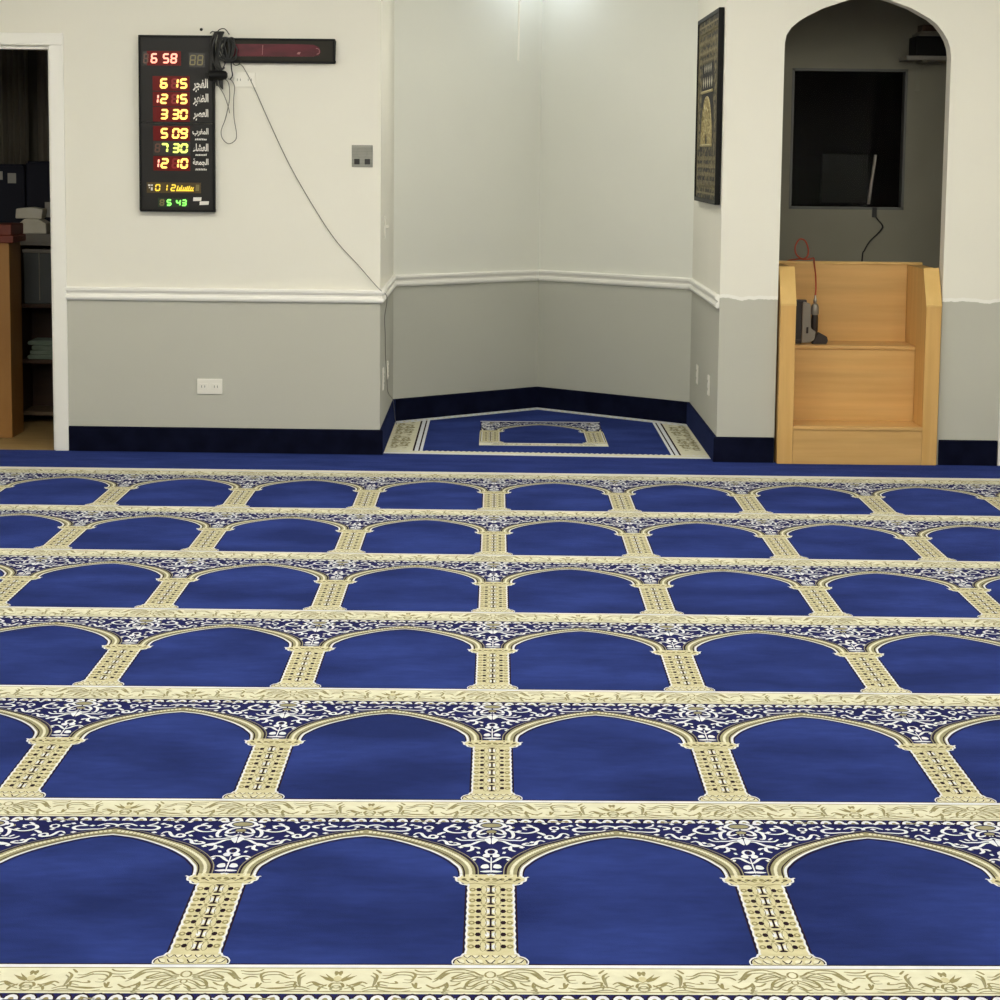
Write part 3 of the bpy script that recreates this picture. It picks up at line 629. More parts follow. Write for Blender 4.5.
b = MB(); b.box((-wi,D-.04,T2),(wi,D-.02,1.0)); b.build('back_panel', M['maple_h'], pul, bevel=.001)
b = MB(); b.box((-hw,D-.045,1.0),(hw,D,1.014)); b.box((-hw,D-.019,.0),(hw,D,1.0)); b.build('back_rail', M['maple_gold'], pul, bevel=.002)

# nail gun standing on the upper step
NGX, NGY, NGZ = 1.665, PY0+S2+.115, T2
ng = thing('nail_gun', 'gray and black air nail gun standing on the upper pulpit step', 'tool', (NGX, NGY, NGZ), 0); ng.scale = (1.1, 1.1, 1.08)
b = MB(); b.box((-.085,-.02,.012),(-.052,.02,.205)); b.box((-.09,-.023,.0),(-.05,.023,.022)); b.box((-.088,-.022,.196),(-.03,.022,.214)); b.build('magazine', M['tool_dark'], ng, bevel=.004)
b = MB(); b.slab([(-.052,-.026,.004),(-.012,-.026,.006),(.012,-.026,.02),(.016,-.026,.06),(-.006,-.026,.075),(-.012,-.026,.195),(-.045,-.026,.206),(-.052,-.026,.200)], .052); b.build('body', M['tool_gray'], ng, bevel=.005)
b = MB(); b.lathe([(.014,.055),(.017,.065),(.017,.12),(.015,.14)], (.012,0,0)); b.build('handle', M['tool_dark'], ng, smooth=True)
b = MB(); b.lathe([(.016,.14),(.019,.146),(.019,.178),(.013,.192),(.008,.196)], (.012,0,0)); b.build('end_cap', M['tool_gray'], ng, smooth=True)
b = MB(); b.slab([(.0,-.028,.0),(.068,-.028,.0),(.075,-.028,.018),(.070,-.028,.036),(.034,-.028,.056),(.022,-.028,.052)], .056); b.box((-.03,-.029,.052),(-.02,-.025,.082)); b.build('nose', M['tool_dark'], ng, bevel=.006)
b = MB(); b.lathe([(.006,.196),(.009,.204),(.009,.216),(.005,.222),(.005,.236)], (.012,0,0)); b.build('hose_fitting', M['metal'], ng, smooth=True)
hx = NGX+.0132
b = MB()
pts = [(hx,NGY,NGZ+.254),(hx+.003,NGY+.01,NGZ+.29),(hx+.006,NGY+.06,NGZ+.36),(hx+.010,NGY+.16,NGZ+.415),(hx+.012,PY1-.05,1.030),(hx-.005,PY1-.03,1.026),(hx-.045,PY1-.03,1.024),
       (hx-.078,PY1-.02,1.05),(hx-.083,PY1-.01,1.09),(hx-.06,PY1,1.128),(hx-.03,PY1,1.120),(hx-.014,PY1-.01,1.08),(hx-.016,PY1-.02,1.045),(hx-.035,PY1-.02,1.026),(hx-.07,PY1+.01,1.022),(hx-.13,PY1+.03,1.0),(hx-.15,PY1+.035,.90)]
b.tube(crom(pts, 6), .0042, 8)
tag(b.build('air_hose', M['hose'], smooth=True), 'thin orange air hose looping over the back of the pulpit', 'hose')

# ------------------------------------------------------------------ things in the recess behind the arch
sh = thing('wall_shelf', 'dim shelf board high on the dark recess wall at right', 'shelf', (2.58, RY1, 2.094))
b = MB(); b.box((-.36,-.26,0),(.36,0,.022)); b.build('shelf_board', base_mat('pale_shelf_board', (150,146,136), rough=.6), sh, bevel=.002)
for x in (-.25,.28):
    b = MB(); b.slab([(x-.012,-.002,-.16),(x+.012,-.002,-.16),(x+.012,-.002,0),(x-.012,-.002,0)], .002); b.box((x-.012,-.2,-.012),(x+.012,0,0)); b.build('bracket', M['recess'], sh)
b = MB(); b.box((2.27,13.38,2.116),(2.68,13.60,2.222)); tag(b.build('storage_case', M['black'], bevel=.008), 'black case lying on the shelf in the dark recess', 'case')
b = MB(); b.box((2.285,13.39,2.222),(2.66,13.59,2.236)); b.box((2.30,13.40,2.236),(2.64,13.58,2.250)); tag(b.build('folder', M['gray_slab'], bevel=.003), 'gray folder lying on top of the black case', 'folder')
b = MB(); b.box((2.31,13.41,2.250),(2.60,13.57,2.285)); tag(b.build('book', M['dark_wood'], bevel=.004), 'dark book topping the pile on the recess shelf', 'book')
b = MB(); b.box((2.22,13.36,2.072),(2.44,13.37,2.094)); 
mo = thing('monitor', 'dark screen standing behind the interior window glass', 'monitor', (1.99, RY1+.30, WZ0-.03))
b = MB(); b.box((-.14,0,.06),(.13,.035,.34)); b.build('screen', M['screen'], mo, bevel=.004)
b = MB(); b.slab([(.125,-.012,.055),(.140,-.012,.055),(.172,-.012,.335),(.157,-.012,.335)], .02); b.build('metal_edge', M['metal'], mo, bevel=.002)
b = MB(); b.box((-.03,.01,0),(.03,.03,.06)); b.box((-.09,-.05,-.02),(.09,.08,0)); b.build('stand', M['black'], mo)
b = MB(); b.box((1.7,RY1+.11,WZ0-.10),(2.2,RY1+.75,WZ0-.05)); b.box((1.72,RY1+.14,.9),(1.76,RY1+.18,WZ0-.10)); b.box((2.14,RY1+.14,.9),(2.18,RY1+.18,WZ0-.10)); b.box((1.72,RY1+.68,.9),(1.76,RY1+.72,WZ0-.10)); b.box((2.14,RY1+.68,.9),(2.18,RY1+.72,WZ0-.10))
tag(b.build('side_table', M['dark_wood']), 'dark table carrying the screen behind the interior window', 'table')
b = MB(); y = RY1-.008
b.tube(crom([(2.112,y,1.262),(2.118,y,1.24),(2.132,y,1.22),(2.155,y,1.195),(2.158,y,1.175),(2.13,y,1.14),(2.09,y,1.10),(2.062,y,1.05),(2.05,y,1.0),(2.045,y,.7),(2.05,y,.3),(2.05,y,.02),(2.06,y-.06,-.007)], 5), .0042, 6); b.box((2.098,RY1-.02,1.235),(2.122,RY1-.002,1.29))
tag(b.build('power_cable', M['cable'], smooth=True), 'thin black cable hanging below the dark interior window', 'cable')

# ------------------------------------------------------------------ prayer time board
RZL = math.atan(-.0242)
def on_left(name, label, cat, x, z, group=None): return thing(name, label, cat, (x, WLY(x)-.0005, z), RZL, group)
SEG = {'0':'abcdef','1':'bc','2':'abged','3':'abgcd','4':'fgbc','5':'afgcd','6':'afgedc','7':'abc','8':'abcdefg','9':'abcdfg','':''}
def seg_polys(w, h, t):
    """seven segment bars in a w x h box, leaning slightly"""
    g = t*.12; k = .10
    def hb(z, sl=t*.5): return [(g+t*.2,z),(g+t*.2+sl,z+t/2),(w-g-t*.2-sl,z+t/2),(w-g-t*.2,z),(w-g-t*.2-sl,z-t/2),(g+t*.2+sl,z-t/2)]
    def vb(x, z0, z1): return [(x-t/2,z0+t*.45),(x,z0+g),(x+t/2,z0+t*.45),(x+t/2,z1-t*.45),(x,z1-g),(x-t/2,z1-t*.45)]
    P = {'a':hb(h-t/2),'g':hb(h/2),'d':hb(t/2),'f':vb(t/2,h/2,h-t*.3),'b':vb(w-t/2,h/2,h-t*.3),'e':vb(t/2,t*.3,h/2),'c':vb(w-t/2,t*.3,h/2)}
    return {n:[(x+k*(z-h/2),z) for x,z in q] for n,q in P.items()}
def digit(ch, x, z, w, h, mon, moff, parent, Y, t=None, name='digit'):
    t = t or w*.27; b = MB(); S = seg_polys(w, h, t)
    for n in 'abcdefg':
        on = n in SEG.get(ch, '')
        if not on and moff is None: continue
        b.slab([(x+px, Y, z+pz) for px, pz in S[n]], .0012, 0 if on else 1)
    return b.build(name, [mon, moff or mon], parent, fix=True)
bd = on_left('prayer_time_board', 'tall black digital prayer time board with red, yellow and green numerals', 'clock board', -1.645, 1.25)
b = MB(); b.box((-.193,-.040,0),(.193,-.001,.012)); b.box((-.193,-.040,.883),(.193,-.001,.895)); b.box((-.193,-.040,.012),(-.183,-.001,.883)); b.box((.183,-.040,.012),(.193,-.001,.883)); b.build('frame', M['black'], bd, bevel=.002)
b = MB(); b.box((-.183,-.035,.012),(.183,-.003,.450)); b.box((-.183,-.035,.4525),(.183,-.003,.883)); b.build('face', M['panel'], bd)
FY = -.0372
def window(x0, x1, z0, z1, m, name='display_window'):
    b = MB(); b.slab([(x0,-.0362,z0),(x1,-.0362,z0),(x1,-.0362,z1),(x0,-.0362,z1)], .002); return b.build(name, m, bd)
red, orange, lime, green = M['seg_red'], M['seg_orange'], M['seg_lime'], M['seg_green']; OFF = M['seg_off']; redoff = base_mat('unlit_red_segment', (120,14,10), rough=.4, emit=(120,10,6), estr=.35)
w_ = window(-.150, .024, .742, .815, M['redwin'], 'clock_window')
wq = window(-.171, -.150, .742, .812, M['darkwin'], 'clock_window')
digit('', -.168, .752, .026, .050, red, OFF, wq, FY)
for ch, x in (('6',-.130),('5',-.069),('8',-.029)): digit(ch, x, .753, .034, .051, red, None, w_, FY)
w_ = window(.066, .145, .736, .806, M['darkwin'], 'seconds_window')
dm = M['seg_dim']
for x in (.070,.108): digit('8', x, .745, .030, .052, dm, None, w_, FY, t=.006)
rows = [('6','15',.626,.053,orange,'redwin'),('12','15',.548,.052,orange,'redwin'),('3','30',.470,.053,orange,'redwin'),('5','09',.373,.054,orange,'redwin'),('7','30',.300,.050,lime,'darkwin'),('12','10',.221,.053,orange,'redwin')]
for hh, mm, z, h, m, wm in rows:
    w_ = window(-.122, .068, z-.011, z+h+.010, M[wm])
    if wm == 'darkwin': digit('', -.114, z+.002, .028, h-.004, m, OFF, w_, FY)
    wd = .040
    if len(hh) == 2: digit(hh[0], -.131, z+.002, .040, h-.004, red if wm=='redwin' else m, None, w_, FY, t=.009)
    digit(hh[-1], -.084, z, wd, h, m, None, w_, FY)
    digit(mm[0], -.024 if mm[0] != '1' else -.027, z, wd-.002, h, m, redoff if mm[0]=='1' else None, w_, FY)
    digit(mm[1], .017, z, wd, h, m, None, w_, FY)
w_ = window(-.158, .122, .096, .150, M['amberwin'], 'date_window')
am = M['seg_amber']
b = MB()
for px, pz, ww, hh in ((-.150,.131,.012,.008),(-.134,.131,.008,.008),(-.146,.120,.006,.006),(-.136,.108,.010,.016)): b.slab([(px,FY,pz),(px+ww,FY,pz),(px+ww,FY,pz+hh),(px,FY,pz+hh)], .001)
b.build('dot_character', M['letter'], w_)
for ch, x in (('0',-.114),('1',-.076),('2',-.034)): digit(ch, x, .105, .027, .036, am, None, w_, FY, t=.007)
b = MB()
for k in range(9):
    x = .0+k*.0098; z0 = .106; t = random.Random(k).random()
    b.slab([(x-.006,FY,z0),(x+.001,FY,z0),(x+.008,FY,z0+.018+.012*t),(x+.002,FY,z0+.018+.012*t)], .001); b.box((x-.004,FY,z0),(x+.007,FY+.001,z0+.006))
b.build('dot_character', am, w_)
b = MB(); b.slab([(.094,FY,.108),(.112,FY,.108),(.114,FY,.140),(.096,FY,.140)], .001); b.build('unlit_character', M['seg_dim'], w_)
w_ = window(-.100, .056, .024, .070, M['greenwin'])
for ch, x, m in (('',-.092,None),('5',-.056,green),('4',-.008,green),('3',.022,green)): digit(ch, x, .030, .026, .034, m or green, M['seg_dim'] if ch == '' else None, w_, FY, t=.0075)
# calligraphic prayer names: three rows of script above, with a small second line on the lower ones
NAMES = ['\uFEAE\uFEA0\uFED4\uFEDF\uFE8D', '\uFEAE\uFEEC\uFEC8\uFEDF\uFE8D', '\uFEAE\uFEBC\uFECC\uFEDF\uFE8D', '\uFE8F\uFEAE\uFED0\uFEE4\uFEDF\uFE8D', '\u0621\uFE8E\uFEB8\uFECC\uFEDF\uFE8D', '\uFE94\uFECC\uFEE4\uFEA0\uFEDF\uFE8D']
NB = [(.085,.162,.610,.678),(.085,.164,.540,.602),(.085,.163,.466,.524),(.081,.163,.366,.428),(.083,.162,.287,.349),(.082,.162,.213,.273)]
for k, (s, (x0,x1,z0,z1)) in enumerate(zip(NAMES, NB)):
    cu = bpy.data.curves.new('prayer_name', 'FONT'); cu.body = s; cu.size = .07; cu.extrude = .0006; cu.offset = .0022
    tmp = bpy.data.objects.new('prayer_name', cu); C.objects.link(tmp)
    dg = bpy.context.evaluated_depsgraph_get(); me = bpy.data.meshes.new_from_object(tmp.evaluated_get(dg))
    C.objects.unlink(tmp); bpy.data.objects.remove(tmp); bpy.data.curves.remove(cu)
    if not len(me.vertices): continue
    vs = [v.co.copy() for v in me.vertices]; a0 = min(v.x for v in vs); a1 = max(v.x for v in vs); c0 = min(v.y for v in vs); c1 = max(v.y for v in vs)
    zb = z0+(.020 if k > 2 else .006)
    for v in me.vertices:
        q = v.co; v.co = (x0+(q.x-a0)/(a1-a0)*(x1-x0), FY+.0005-q.z, zb+(q.y-c0)/(c1-c0)*(z1-zb))
    me.name = 'prayer_name'; me.materials.clear(); me.materials.append(M['letter']); me.update()
    link(bpy.data.objects.new('prayer_name', me), bd)
    b = MB(); n = 7 if k > 2 else 1; rnd = random.Random(k)
    for i in range(n):
        xa = x0+.012+(x1-x0-.02)*i/n; b.slab([(xa,FY,z0),(xa+.006,FY,z0),(xa+.008,FY,z0+.007+.006*rnd.random()),(xa+.002,FY,z0+.008)], .001)
    b.build('small_lettering', M['letter'], bd)
for x0, x1, z0, z1 in ((.081,.125,.056,.076),(.114,.163,.036,.056)):
    b = MB(); b.slab([(x0,FY,z0),(x1-.002,FY,z0+.002),(x1,FY,z1),(x0+.002,FY,z1-.001)], .001); b.build('sticker', M['letter'], bd)

# red message strip
ls = on_left('led_message_strip', 'long narrow black box with unlit dull red panel right of the time board', 'display', -1.118, 2.010)
b = MB(); b.box((-.285,-.036,0),(.285,-.001,.012)); b.box((-.285,-.036,.112),(.285,-.001,.124)); b.box((-.285,-.036,.012),(-.273,-.001,.112)); b.box((.273,-.036,.012),(.285,-.001,.112)); b.build('frame', M['black'], ls, bevel=.003)
b = MB(); b.box((-.273,-.031,.012),(.273,-.003,.112)); b.build('face', M['led_frame'], ls)
b = MB(); q = [(-.24,.032),(.17,.034),(.205,.040),(.212,.060),(.205,.080),(.175,.094),(.10,.096),(-.24,.094)]; b.slab([(x,-.0325,z) for x,z in q], .0015); b.build('led_panel', M['led_panel'], ls)
scf = base_mat('pale_scuff', (150,96,98), rough=.6)
b = MB(); b.tube(crom([(.192,-.0335,.046),(.204,-.0335,.052),(.204,-.0335,.070),(.188,-.0335,.076)], 4), .0022, 6); b.build('scuff', scf, ls)
for qd in ([(.09,.046),(.104,.044),(.110,.056),(.096,.056)], [(-.088,.042),(-.085,.042),(-.082,.090),(-.085,.090)]):
    b = MB(); b.slab([(x,-.0332,z) for x,z in qd], .001); b.build('scuff', scf, ls)

# tangle of cables between the two displays
LW = lambda x, z, d: (x, WLY(x)-d, z)
cb = thing('cable_bundle', 'tangled black cable bundle hanging between the time board and the red strip', 'cable', (-1.43, WLY(-1.43)-.05, 1.93))
org = Vector((-1.43, WLY(-1.43)-.05, 1.93))
rel = lambda L: [tuple(Vector(q)-org) for q in L]
rnd = random.Random(3)
b = MB()
for k in range(7):
    x = -1.462+.007*k; b.tube(rel(crom([LW(x+.02,2.165,.05),LW(x+rnd.uniform(-.012,.012),2.10,.055+.004*(k%3)),LW(x+rnd.uniform(-.012,.012),2.03,.055),LW(x+rnd.uniform(-.01,.01),1.97,.052+.005*(k%2)),LW(x+.012+rnd.uniform(-.01,.01),1.91-.006*k,.05)], 6)), .0052, 6)
b.build('cable_run', M['cable'], cb, smooth=True)
b = MB()
for k in range(7):
    cx = -1.40+.012*(k%4); cz = 2.075; rx = .030+.004*(k%3); rz = .055+.005*(k%2)
    b.tube(rel([LW(cx+rx*math.cos(2*PI*i/20)+.006*math.sin(k+i), cz+rz*math.sin(2*PI*i/20), .047+.003*k) for i in range(20)]), .0042, 6, closed=True)
b.build('coil', base_mat('charcoal_cable', (44,46,46), rough=.5), cb, smooth=True)
b = MB(); b.tube(rel(crom([LW(-1.44,2.14,.05),LW(-1.425,2.172,.05),LW(-1.395,2.178,.05),LW(-1.372,2.15,.045)], 6)), .0028, 6); b.build('loose_loop', M['cable'], cb, smooth=True)
b = MB(); b.tube(rel(crom([LW(-1.47,2.155,.05),LW(-1.455,2.165,.05),LW(-1.435,2.15,.05)], 6)), .0028, 6); b.build('loose_loop', M['cable'], cb, smooth=True)
b = MB(); b.tube(rel(crom([LW(-1.445,2.02,.05),LW(-1.43,1.985,.05),LW(-1.405,1.982,.05),LW(-1.39,2.02,.05)], 6)), .003, 6); b.build('loose_loop', M['cable'], cb, smooth=True)
b = MB(); b.tube(rel(crom([LW(-1.45,2.0,.05),LW(-1.425,1.965,.05),LW(-1.395,1.985,.05)], 6)), .003, 6); b.build('loose_loop', M['cable'], cb, smooth=True)
b = MB(); b.tube(rel(crom([LW(-1.362,2.03,.05),LW(-1.362,1.985,.05),LW(-1.358,1.945,.04),LW(-1.372,1.925,.03)], 6)), .0035, 6); b.build('loose_loop', M['cable'], cb, smooth=True)
b = MB(); b.tube(rel(crom([LW(-1.355,2.01,.05),LW(-1.345,1.998,.05),LW(-1.325,2.0,.05),LW(-1.312,2.02,.05)], 6)), .0026, 6); b.build('loose_loop', M['cable'], cb, smooth=True)
b = MB(); b.lathe([(.012,-.05),(.021,-.043),(.023,-.03),(.023,.03),(.020,.043),(.010,.05)], (.0,-.020,.015), 'x', 20); b.box((-.062,-.034,.004),(-.046,-.006,.026)); b.build('power_adapter', M['black'], cb, smooth=True)
LOOP = [(-1.404,1.933),(-1.378,1.904),(-1.375,1.835),(-1.382,1.784),(-1.399,1.721),(-1.418,1.665),(-1.412,1.625),(-1.38,1.60),(-1.346,1.62),(-1.34,1.658),(-1.353,1.734),(-1.353,1.823),(-1.349,1.886),(-1.362,1.919),(-1.381,1.929)]
b = MB(); b.tube(crom([LW(x,z,.020+.012*(i%2)) for i,(x,z) in enumerate(LOOP)], 6), .0022, 6)
b.tube(crom([LW(-1.439,1.904,.03),LW(-1.407,1.853,.02),LW(-1.384,1.792,.016),LW(-1.376,1.755,.016)], 6), .0022, 6)
tag(b.build('looped_cord', M['gray_cable'], smooth=True), 'thin gray cord hanging in a teardrop loop below the cable bundle', 'cord')
CORD = [(-1.322,2.003),(-1.303,1.985),(-1.252,1.889),(-1.176,1.719),(-1.069,1.495),(-.939,1.272),(-.83,1.111),(-.721,.993),(-.612,.872)]
cp = [LW(x,z,.010+(.012 if i < 1 else 0)+(.016 if i == 8 else 0)) for i,(x,z) in enumerate(CORD)]+[(-.572,12.575,.835),(-.572,12.70,.79),(-.588,12.80,.70),(-.592,12.96,.60),(-.594,13.05,.474),(-.588,13.09,.36),(-.593,13.34,.254),(-.580,13.72,.165),(-.578,13.9,.06),(-.570,13.95,.006)]
b = MB(); b.tube(crom(cp, 7), .0021, 6); tag(b.build('thin_cord', M['gray_cable'], smooth=True), 'long thin dark cord slanting from the red strip to the niche corner', 'cord')

# ------------------------------------------------------------------ sockets, switches and plates
def wall_plate(name, label, loc, rz, w, h, kind, group=None):
    t = thing(name, label, 'switch' if kind == 'toggle' else 'outlet', loc, rz, group)
    b = MB(); b.box((-w/2,-.007,0),(w/2,-.0005,h)); b.build('cover_plate', M['steel'] if kind == 'jacks' else M['plate'], t, bevel=.0025)
    if kind == 'toggle':
        b = MB(); b.slab([(-.006,-.022,h*.48),(.006,-.022,h*.48),(.006,-.022,h*.58),(-.006,-.022,h*.58)], .016); b.build('toggle', M['plate'], t)
    elif kind == 'jacks':
        for x in (-.027,.027):
            b = MB(); b.box((x-.014,-.009,.014),(x+.014,-.006,.042)); b.build('jack', M['jack'], t, bevel=.001)
        b = MB(); b.lathe([(.026,-.0085),(.030,-.0065)], (0,0,h*.66), 'y', 20); b.build('blank_insert', M['steel'], t)
    elif kind == 'wide':
        for x in (-w*.25, w*.25):
            b = MB(); b.box((x-.022,-.0095,h/2-.016),(x+.022,-.0065,h/2+.016)); s = b.build('socket_face', M['plate'], t, bevel=.002)
            b = MB()
            for dx in (-.008,.008): b.box((x+dx-.0012,-.0099,h/2-.006),(x+dx+.0012,-.009,h/2+.006))
            b.build('slots', M['jack'], s)
    else:
        for z in (h*.3, h*.7):
            b = MB(); b.box((-.016,-.0095,z-.016),(.016,-.0065,z+.016)); s = b.build('socket_face', M['plate'], t, bevel=.002)
            b = MB()
            for dx in (-.006,.006): b.box((dx-.0012,-.0099,z-.006),(dx+.0012,-.009,z+.006))
            b.build('slots', M['jack'], s)
    return t
wall_plate('wall_outlet', 'white outlet low on the gray wall below the time board', (-1.489, WLY(-1.489), .306), RZL, .132, .080, 'wide')
wall_plate('wall_outlet', 'white outlet just below the red message strip', (-1.300, WLY(-1.300), 1.888), RZL, .112, .074, 'wide')
wall_plate('jack_plate', 'square steel plate with two black jacks left of the niche', (-.695, WLY(-.695), 1.488), RZL, .108, .112, 'jacks')
wall_plate('light_switch', 'white toggle switch on the left return wall of the niche', (-.6, 13.0, 1.11), PI/2, .075, .118, 'toggle')
wall_plate('wall_outlet', 'low white outlet on the left niche return nearer the viewer', (-.6, 12.84, .312), PI/2, .075, .118, 'duplex')
wall_plate('wall_outlet', 'low white outlet on the left niche return deeper inside', (-.6, 13.37, .322), PI/2, .075, .100, 'duplex')
wall_plate('wall_outlet', 'low white outlet on the right niche return deeper inside', (1.145, 13.63, .288), -PI/2, .088, .108, 'duplex')
wall_plate('wall_outlet', 'low white outlet on the right niche return nearer the viewer', (1.145, 12.89, .296), -PI/2, .088, .108, 'duplex')
nl = on_left('wall_nail', 'small dark nail sticking out of the wall above the time board', 'nail', -1.519, 2.176)
b = MB(); b.lathe([(.005,-.014),(.008,-.012),(.008,-.010),(.003,-.009),(.003,0)], (0,0,0), 'y', 12); b.build('nail_head', M['black'], nl)

# ------------------------------------------------------------------ black and gold hanging on the right niche return
PL, PH, PZ = 1.30, .995, 1.315
pc = thing('wall_hanging', 'framed black hanging with gold ornament on the right niche wall', 'wall hanging', (1.1445, 13.13, PZ), -PI/2)
b = MB(); t = .03; f = .022
b.box((-PL/2,-t,0),(PL/2,-.001,f)); b.box((-PL/2,-t,PH-f),(PL/2,-.001,PH)); b.box((-PL/2,-t,f),(-PL/2+f,-.001,PH-f)); b.box((PL/2-f,-t,f),(PL/2,-.001,PH-f)); b.build('frame', M['black'], pc, bevel=.003)
b = MB(); b.box((-PL/2+f,-.022,f),(PL/2-f,-.003,PH-f)); b.build('cloth', noise_mat('black_cloth_woven_with_gold', (24,23,21), (128,118,86), scale=(26,26,42), detail=6, lo=.46, hi=.66, rough=.8), pc)
b = MB(); b.box((-.34,-.0228,.30),(.34,-.0215,.77)); b.build('centre_panel', M['black_cloth'], pc)
W2 = PL/2-f
def goldwork(name, m, polys, parent, y=-.0235):
    b = MB()
    for q in polys: b.slab([(x, y, z) for x, z in q], .0018)
    return b.build(name, m, parent)
rect = lambda x0,z0,x1,z1: [(x0,z0),(x1,z0),(x1,z1),(x0,z1)]
bars = []
for k in range(2):
    i = .03+.05*k; bars += [rect(-W2+i,f+i*.8,-W2+i+.012,PH-f-i*.8), rect(W2-i-.012,f+i*.8,W2-i,PH-f-i*.8), rect(-W2+i,f+i*.8,W2-i,f+i*.8+.010), rect(-W2+i,PH-f-i*.8-.010,W2-i,PH-f-i*.8)]
goldwork('border', M['gold_dim'], bars, pc)
rnd = random.Random(11); orn = []
for zc in (.905,.855,.80,.755):                # rows of small woven ornament at the top
    n = 16
    for k in range(n):
        x = -W2+.12+(2*W2-.24)*k/(n-1); s = .022+.01*rnd.random()
        orn.append([(x-s,zc),(x,zc-.018),(x+s,zc),(x,zc+.018)])
for zc in (.235,.195,.15):
    n = 14
    for k in range(n):
        x = -W2+.12+(2*W2-.24)*k/(n-1); s = .026; orn.append([(x-s,zc-.012),(x+s,zc-.006),(x+s*.6,zc+.014),(x-s*.8,zc+.008)])
for k in range(12):
    x = -W2+.12+(2*W2-.24)*k/11; orn.append(rect(x-.018,.075,x+.018,.118))
for sx in (-1,1):
    for k in range(9): orn.append([(sx*(W2-.17)-.03,.30+.05*k),(sx*(W2-.17),.28+.05*k),(sx*(W2-.17)+.03,.30+.05*k),(sx*(W2-.17),.325+.05*k)])
goldwork('woven_ornament', M['gold_dim'], orn, pc)
b = MB()                                       # nested arcs and rays of the central panel
for r_ in (.07,.13,.19,.25): b.tube([(r_*1.25*math.cos(PI*i/18), -.024, .31+r_*math.sin(PI*i/18)) for i in range(19)], .0065, 5)
for i in range(1,12):
    a_ = PI*i/12; b.tube([(.09*math.cos(a_),-.0242,.31+.07*math.sin(a_)),(.3125*math.cos(a_),-.0242,.31+.25*math.sin(a_))], .005, 5)
b.tube([(-.33,-.024,.305),(.33,-.024,.305)], .008, 5); b.tube([(-.33,-.024,.59),(.33,-.024,.59)], .008, 5)
b.build('gold_tracery', M['gold_thread'], pc, smooth=True)
for k in range(5):
    b = MB(); b.slab([(-.25+.125*k-.03,-.0235,.64),(-.25+.125*k,-.0235,.61),(-.25+.125*k+.03,-.0235,.64),(-.25+.125*k,-.0235,.67)], .0015); b.build('cream_stitch', M['cream_thread'], pc)
for k in range(4):
    b = MB(); x = -.19+.125*k; b.slab([(x-.025,-.0235,.715),(x,-.0235,.69),(x+.025,-.0235,.715),(x,-.0235,.74)], .0015); b.build('cream_stitch', M['cream_thread'], pc)

# ------------------------------------------------------------------ niche lamp with pull chain, hall lights, added niche fill light
nlamp = thing('ceiling_lamp', 'small lit lamp on the niche ceiling above the pull chain', 'lamp', (.265, 14.72, ZT))
b = MB(); b.lathe([(.07,-.0005),(.07,-.03),(.035,-.04),(.03,-.07)], (0,0,0)); b.build('lamp_base', M['plate'], nlamp, smooth=True)
b = MB(); b.lathe([(.014,-.07),(.03,-.085),(.045,-.11),(.048,-.13),(.04,-.155),(.02,-.172),(.004,-.178)], (0,0,0)); b.build('bulb', M['lamp_glass'], nlamp, smooth=True)
b = MB(); x, y = -.148, -.505
b.tube([(-.06,-.02,-.022),(-.11,-.25,-.02),(x,y,-.022),(x,y,-.25)], .002, 6)
for k in range(22): b.lathe([(.001,-.0045),(.0042,-.002),(.0042,.002),(.001,.0045)], (x,y,-.03-.0105*k), 'z', 8)
b.lathe([(.003,-.655),(.0065,-.65),(.0065,-.26),(.003,-.25)], (x,y,0), 'z', 8); b.build('pull_chain', M['chain'], nlamp, smooth=True)
spots = []
for yy, where in ((1.2,'over the front carpet rows'),(4.4,'over the second light row'),(7.4,'over the middle of the hall'),(10.2,'nearest the niche wall')):
    for xx, side in ((-2.1,'left'),(0.0,'centre'),(2.1,'right')): spots.append((xx, yy, 'white wraparound ceiling light %s, %s' % (where, side)))
spots.append((.27, 13.05, 'unseen white wraparound light added to brighten the niche'))  # unseen extra fixture, added so the angled niche walls come out brighter
for xx, yy, lb in spots:
        f_ = .42 if yy > 12 else 1.0; hl = .62*f_
        t = thing('ceiling_light', lb, 'light', (xx, yy, ZT), 0, 'wraparound ceiling lights')
        b = MB(); b.box((-hl,-.17,-.022),(hl,.17,-.0005)); b.box((-hl,-.155,-.11),(-hl+.015,.155,-.022)); b.box((hl-.015,-.155,-.11),(hl,.155,-.022)); b.build('housing', M['white_trim'], t, bevel=.003)
        b = MB(); prof = [(.15*math.cos(PI*i/12), -.022-.095*math.sin(PI*i/12)) for i in range(13)]
        v = [(sx*(hl-.016), yy_, zz_) for sx in (-1,1) for yy_, zz_ in prof]; n = 13
        b.add(v, [tuple(range(n)), tuple(range(2*n-1,n-1,-1))]+[(i,(i+1)%n,n+(i+1)%n,n+i) for i in range(n)]); b.build('lens', M['diffuser'], t)

# ------------------------------------------------------------------ the dark side room seen through the left doorway
lc = thing('wooden_cabinet', 'plain oak cabinet just inside the dark doorway, red-brown top', 'cabinet', (-2.98, 13.30, -.001))
b = MB(); b.box((-.38,-.16,0),(.345,-.142,1.06)); b.box((-.38,-.142,0),(-.362,.16,1.06)); b.box((.327,-.142,0),(.345,.16,1.06)); b.box((-.362,.142,0),(.327,.16,1.06)); b.build('body', M['lectern'], lc, bevel=.003)
b = MB(); b.box((-.40,-.18,1.06),(.372,.18,1.10)); b.box((-.39,-.17,1.10),(.36,.17,1.16)); b.build('top', M['redwood'], lc, bevel=.006)
sc = thing('shelf_unit', 'dark open shelf unit standing behind the oak cabinet', 'shelf', (-2.60, 14.06, -.001))
for x in (-.14,.42):
    b = MB(); b.box((x-.012,-.17,0),(x+.012,.17,1.02)); b.build('upright', M['dark_wood'], sc, bevel=.002)
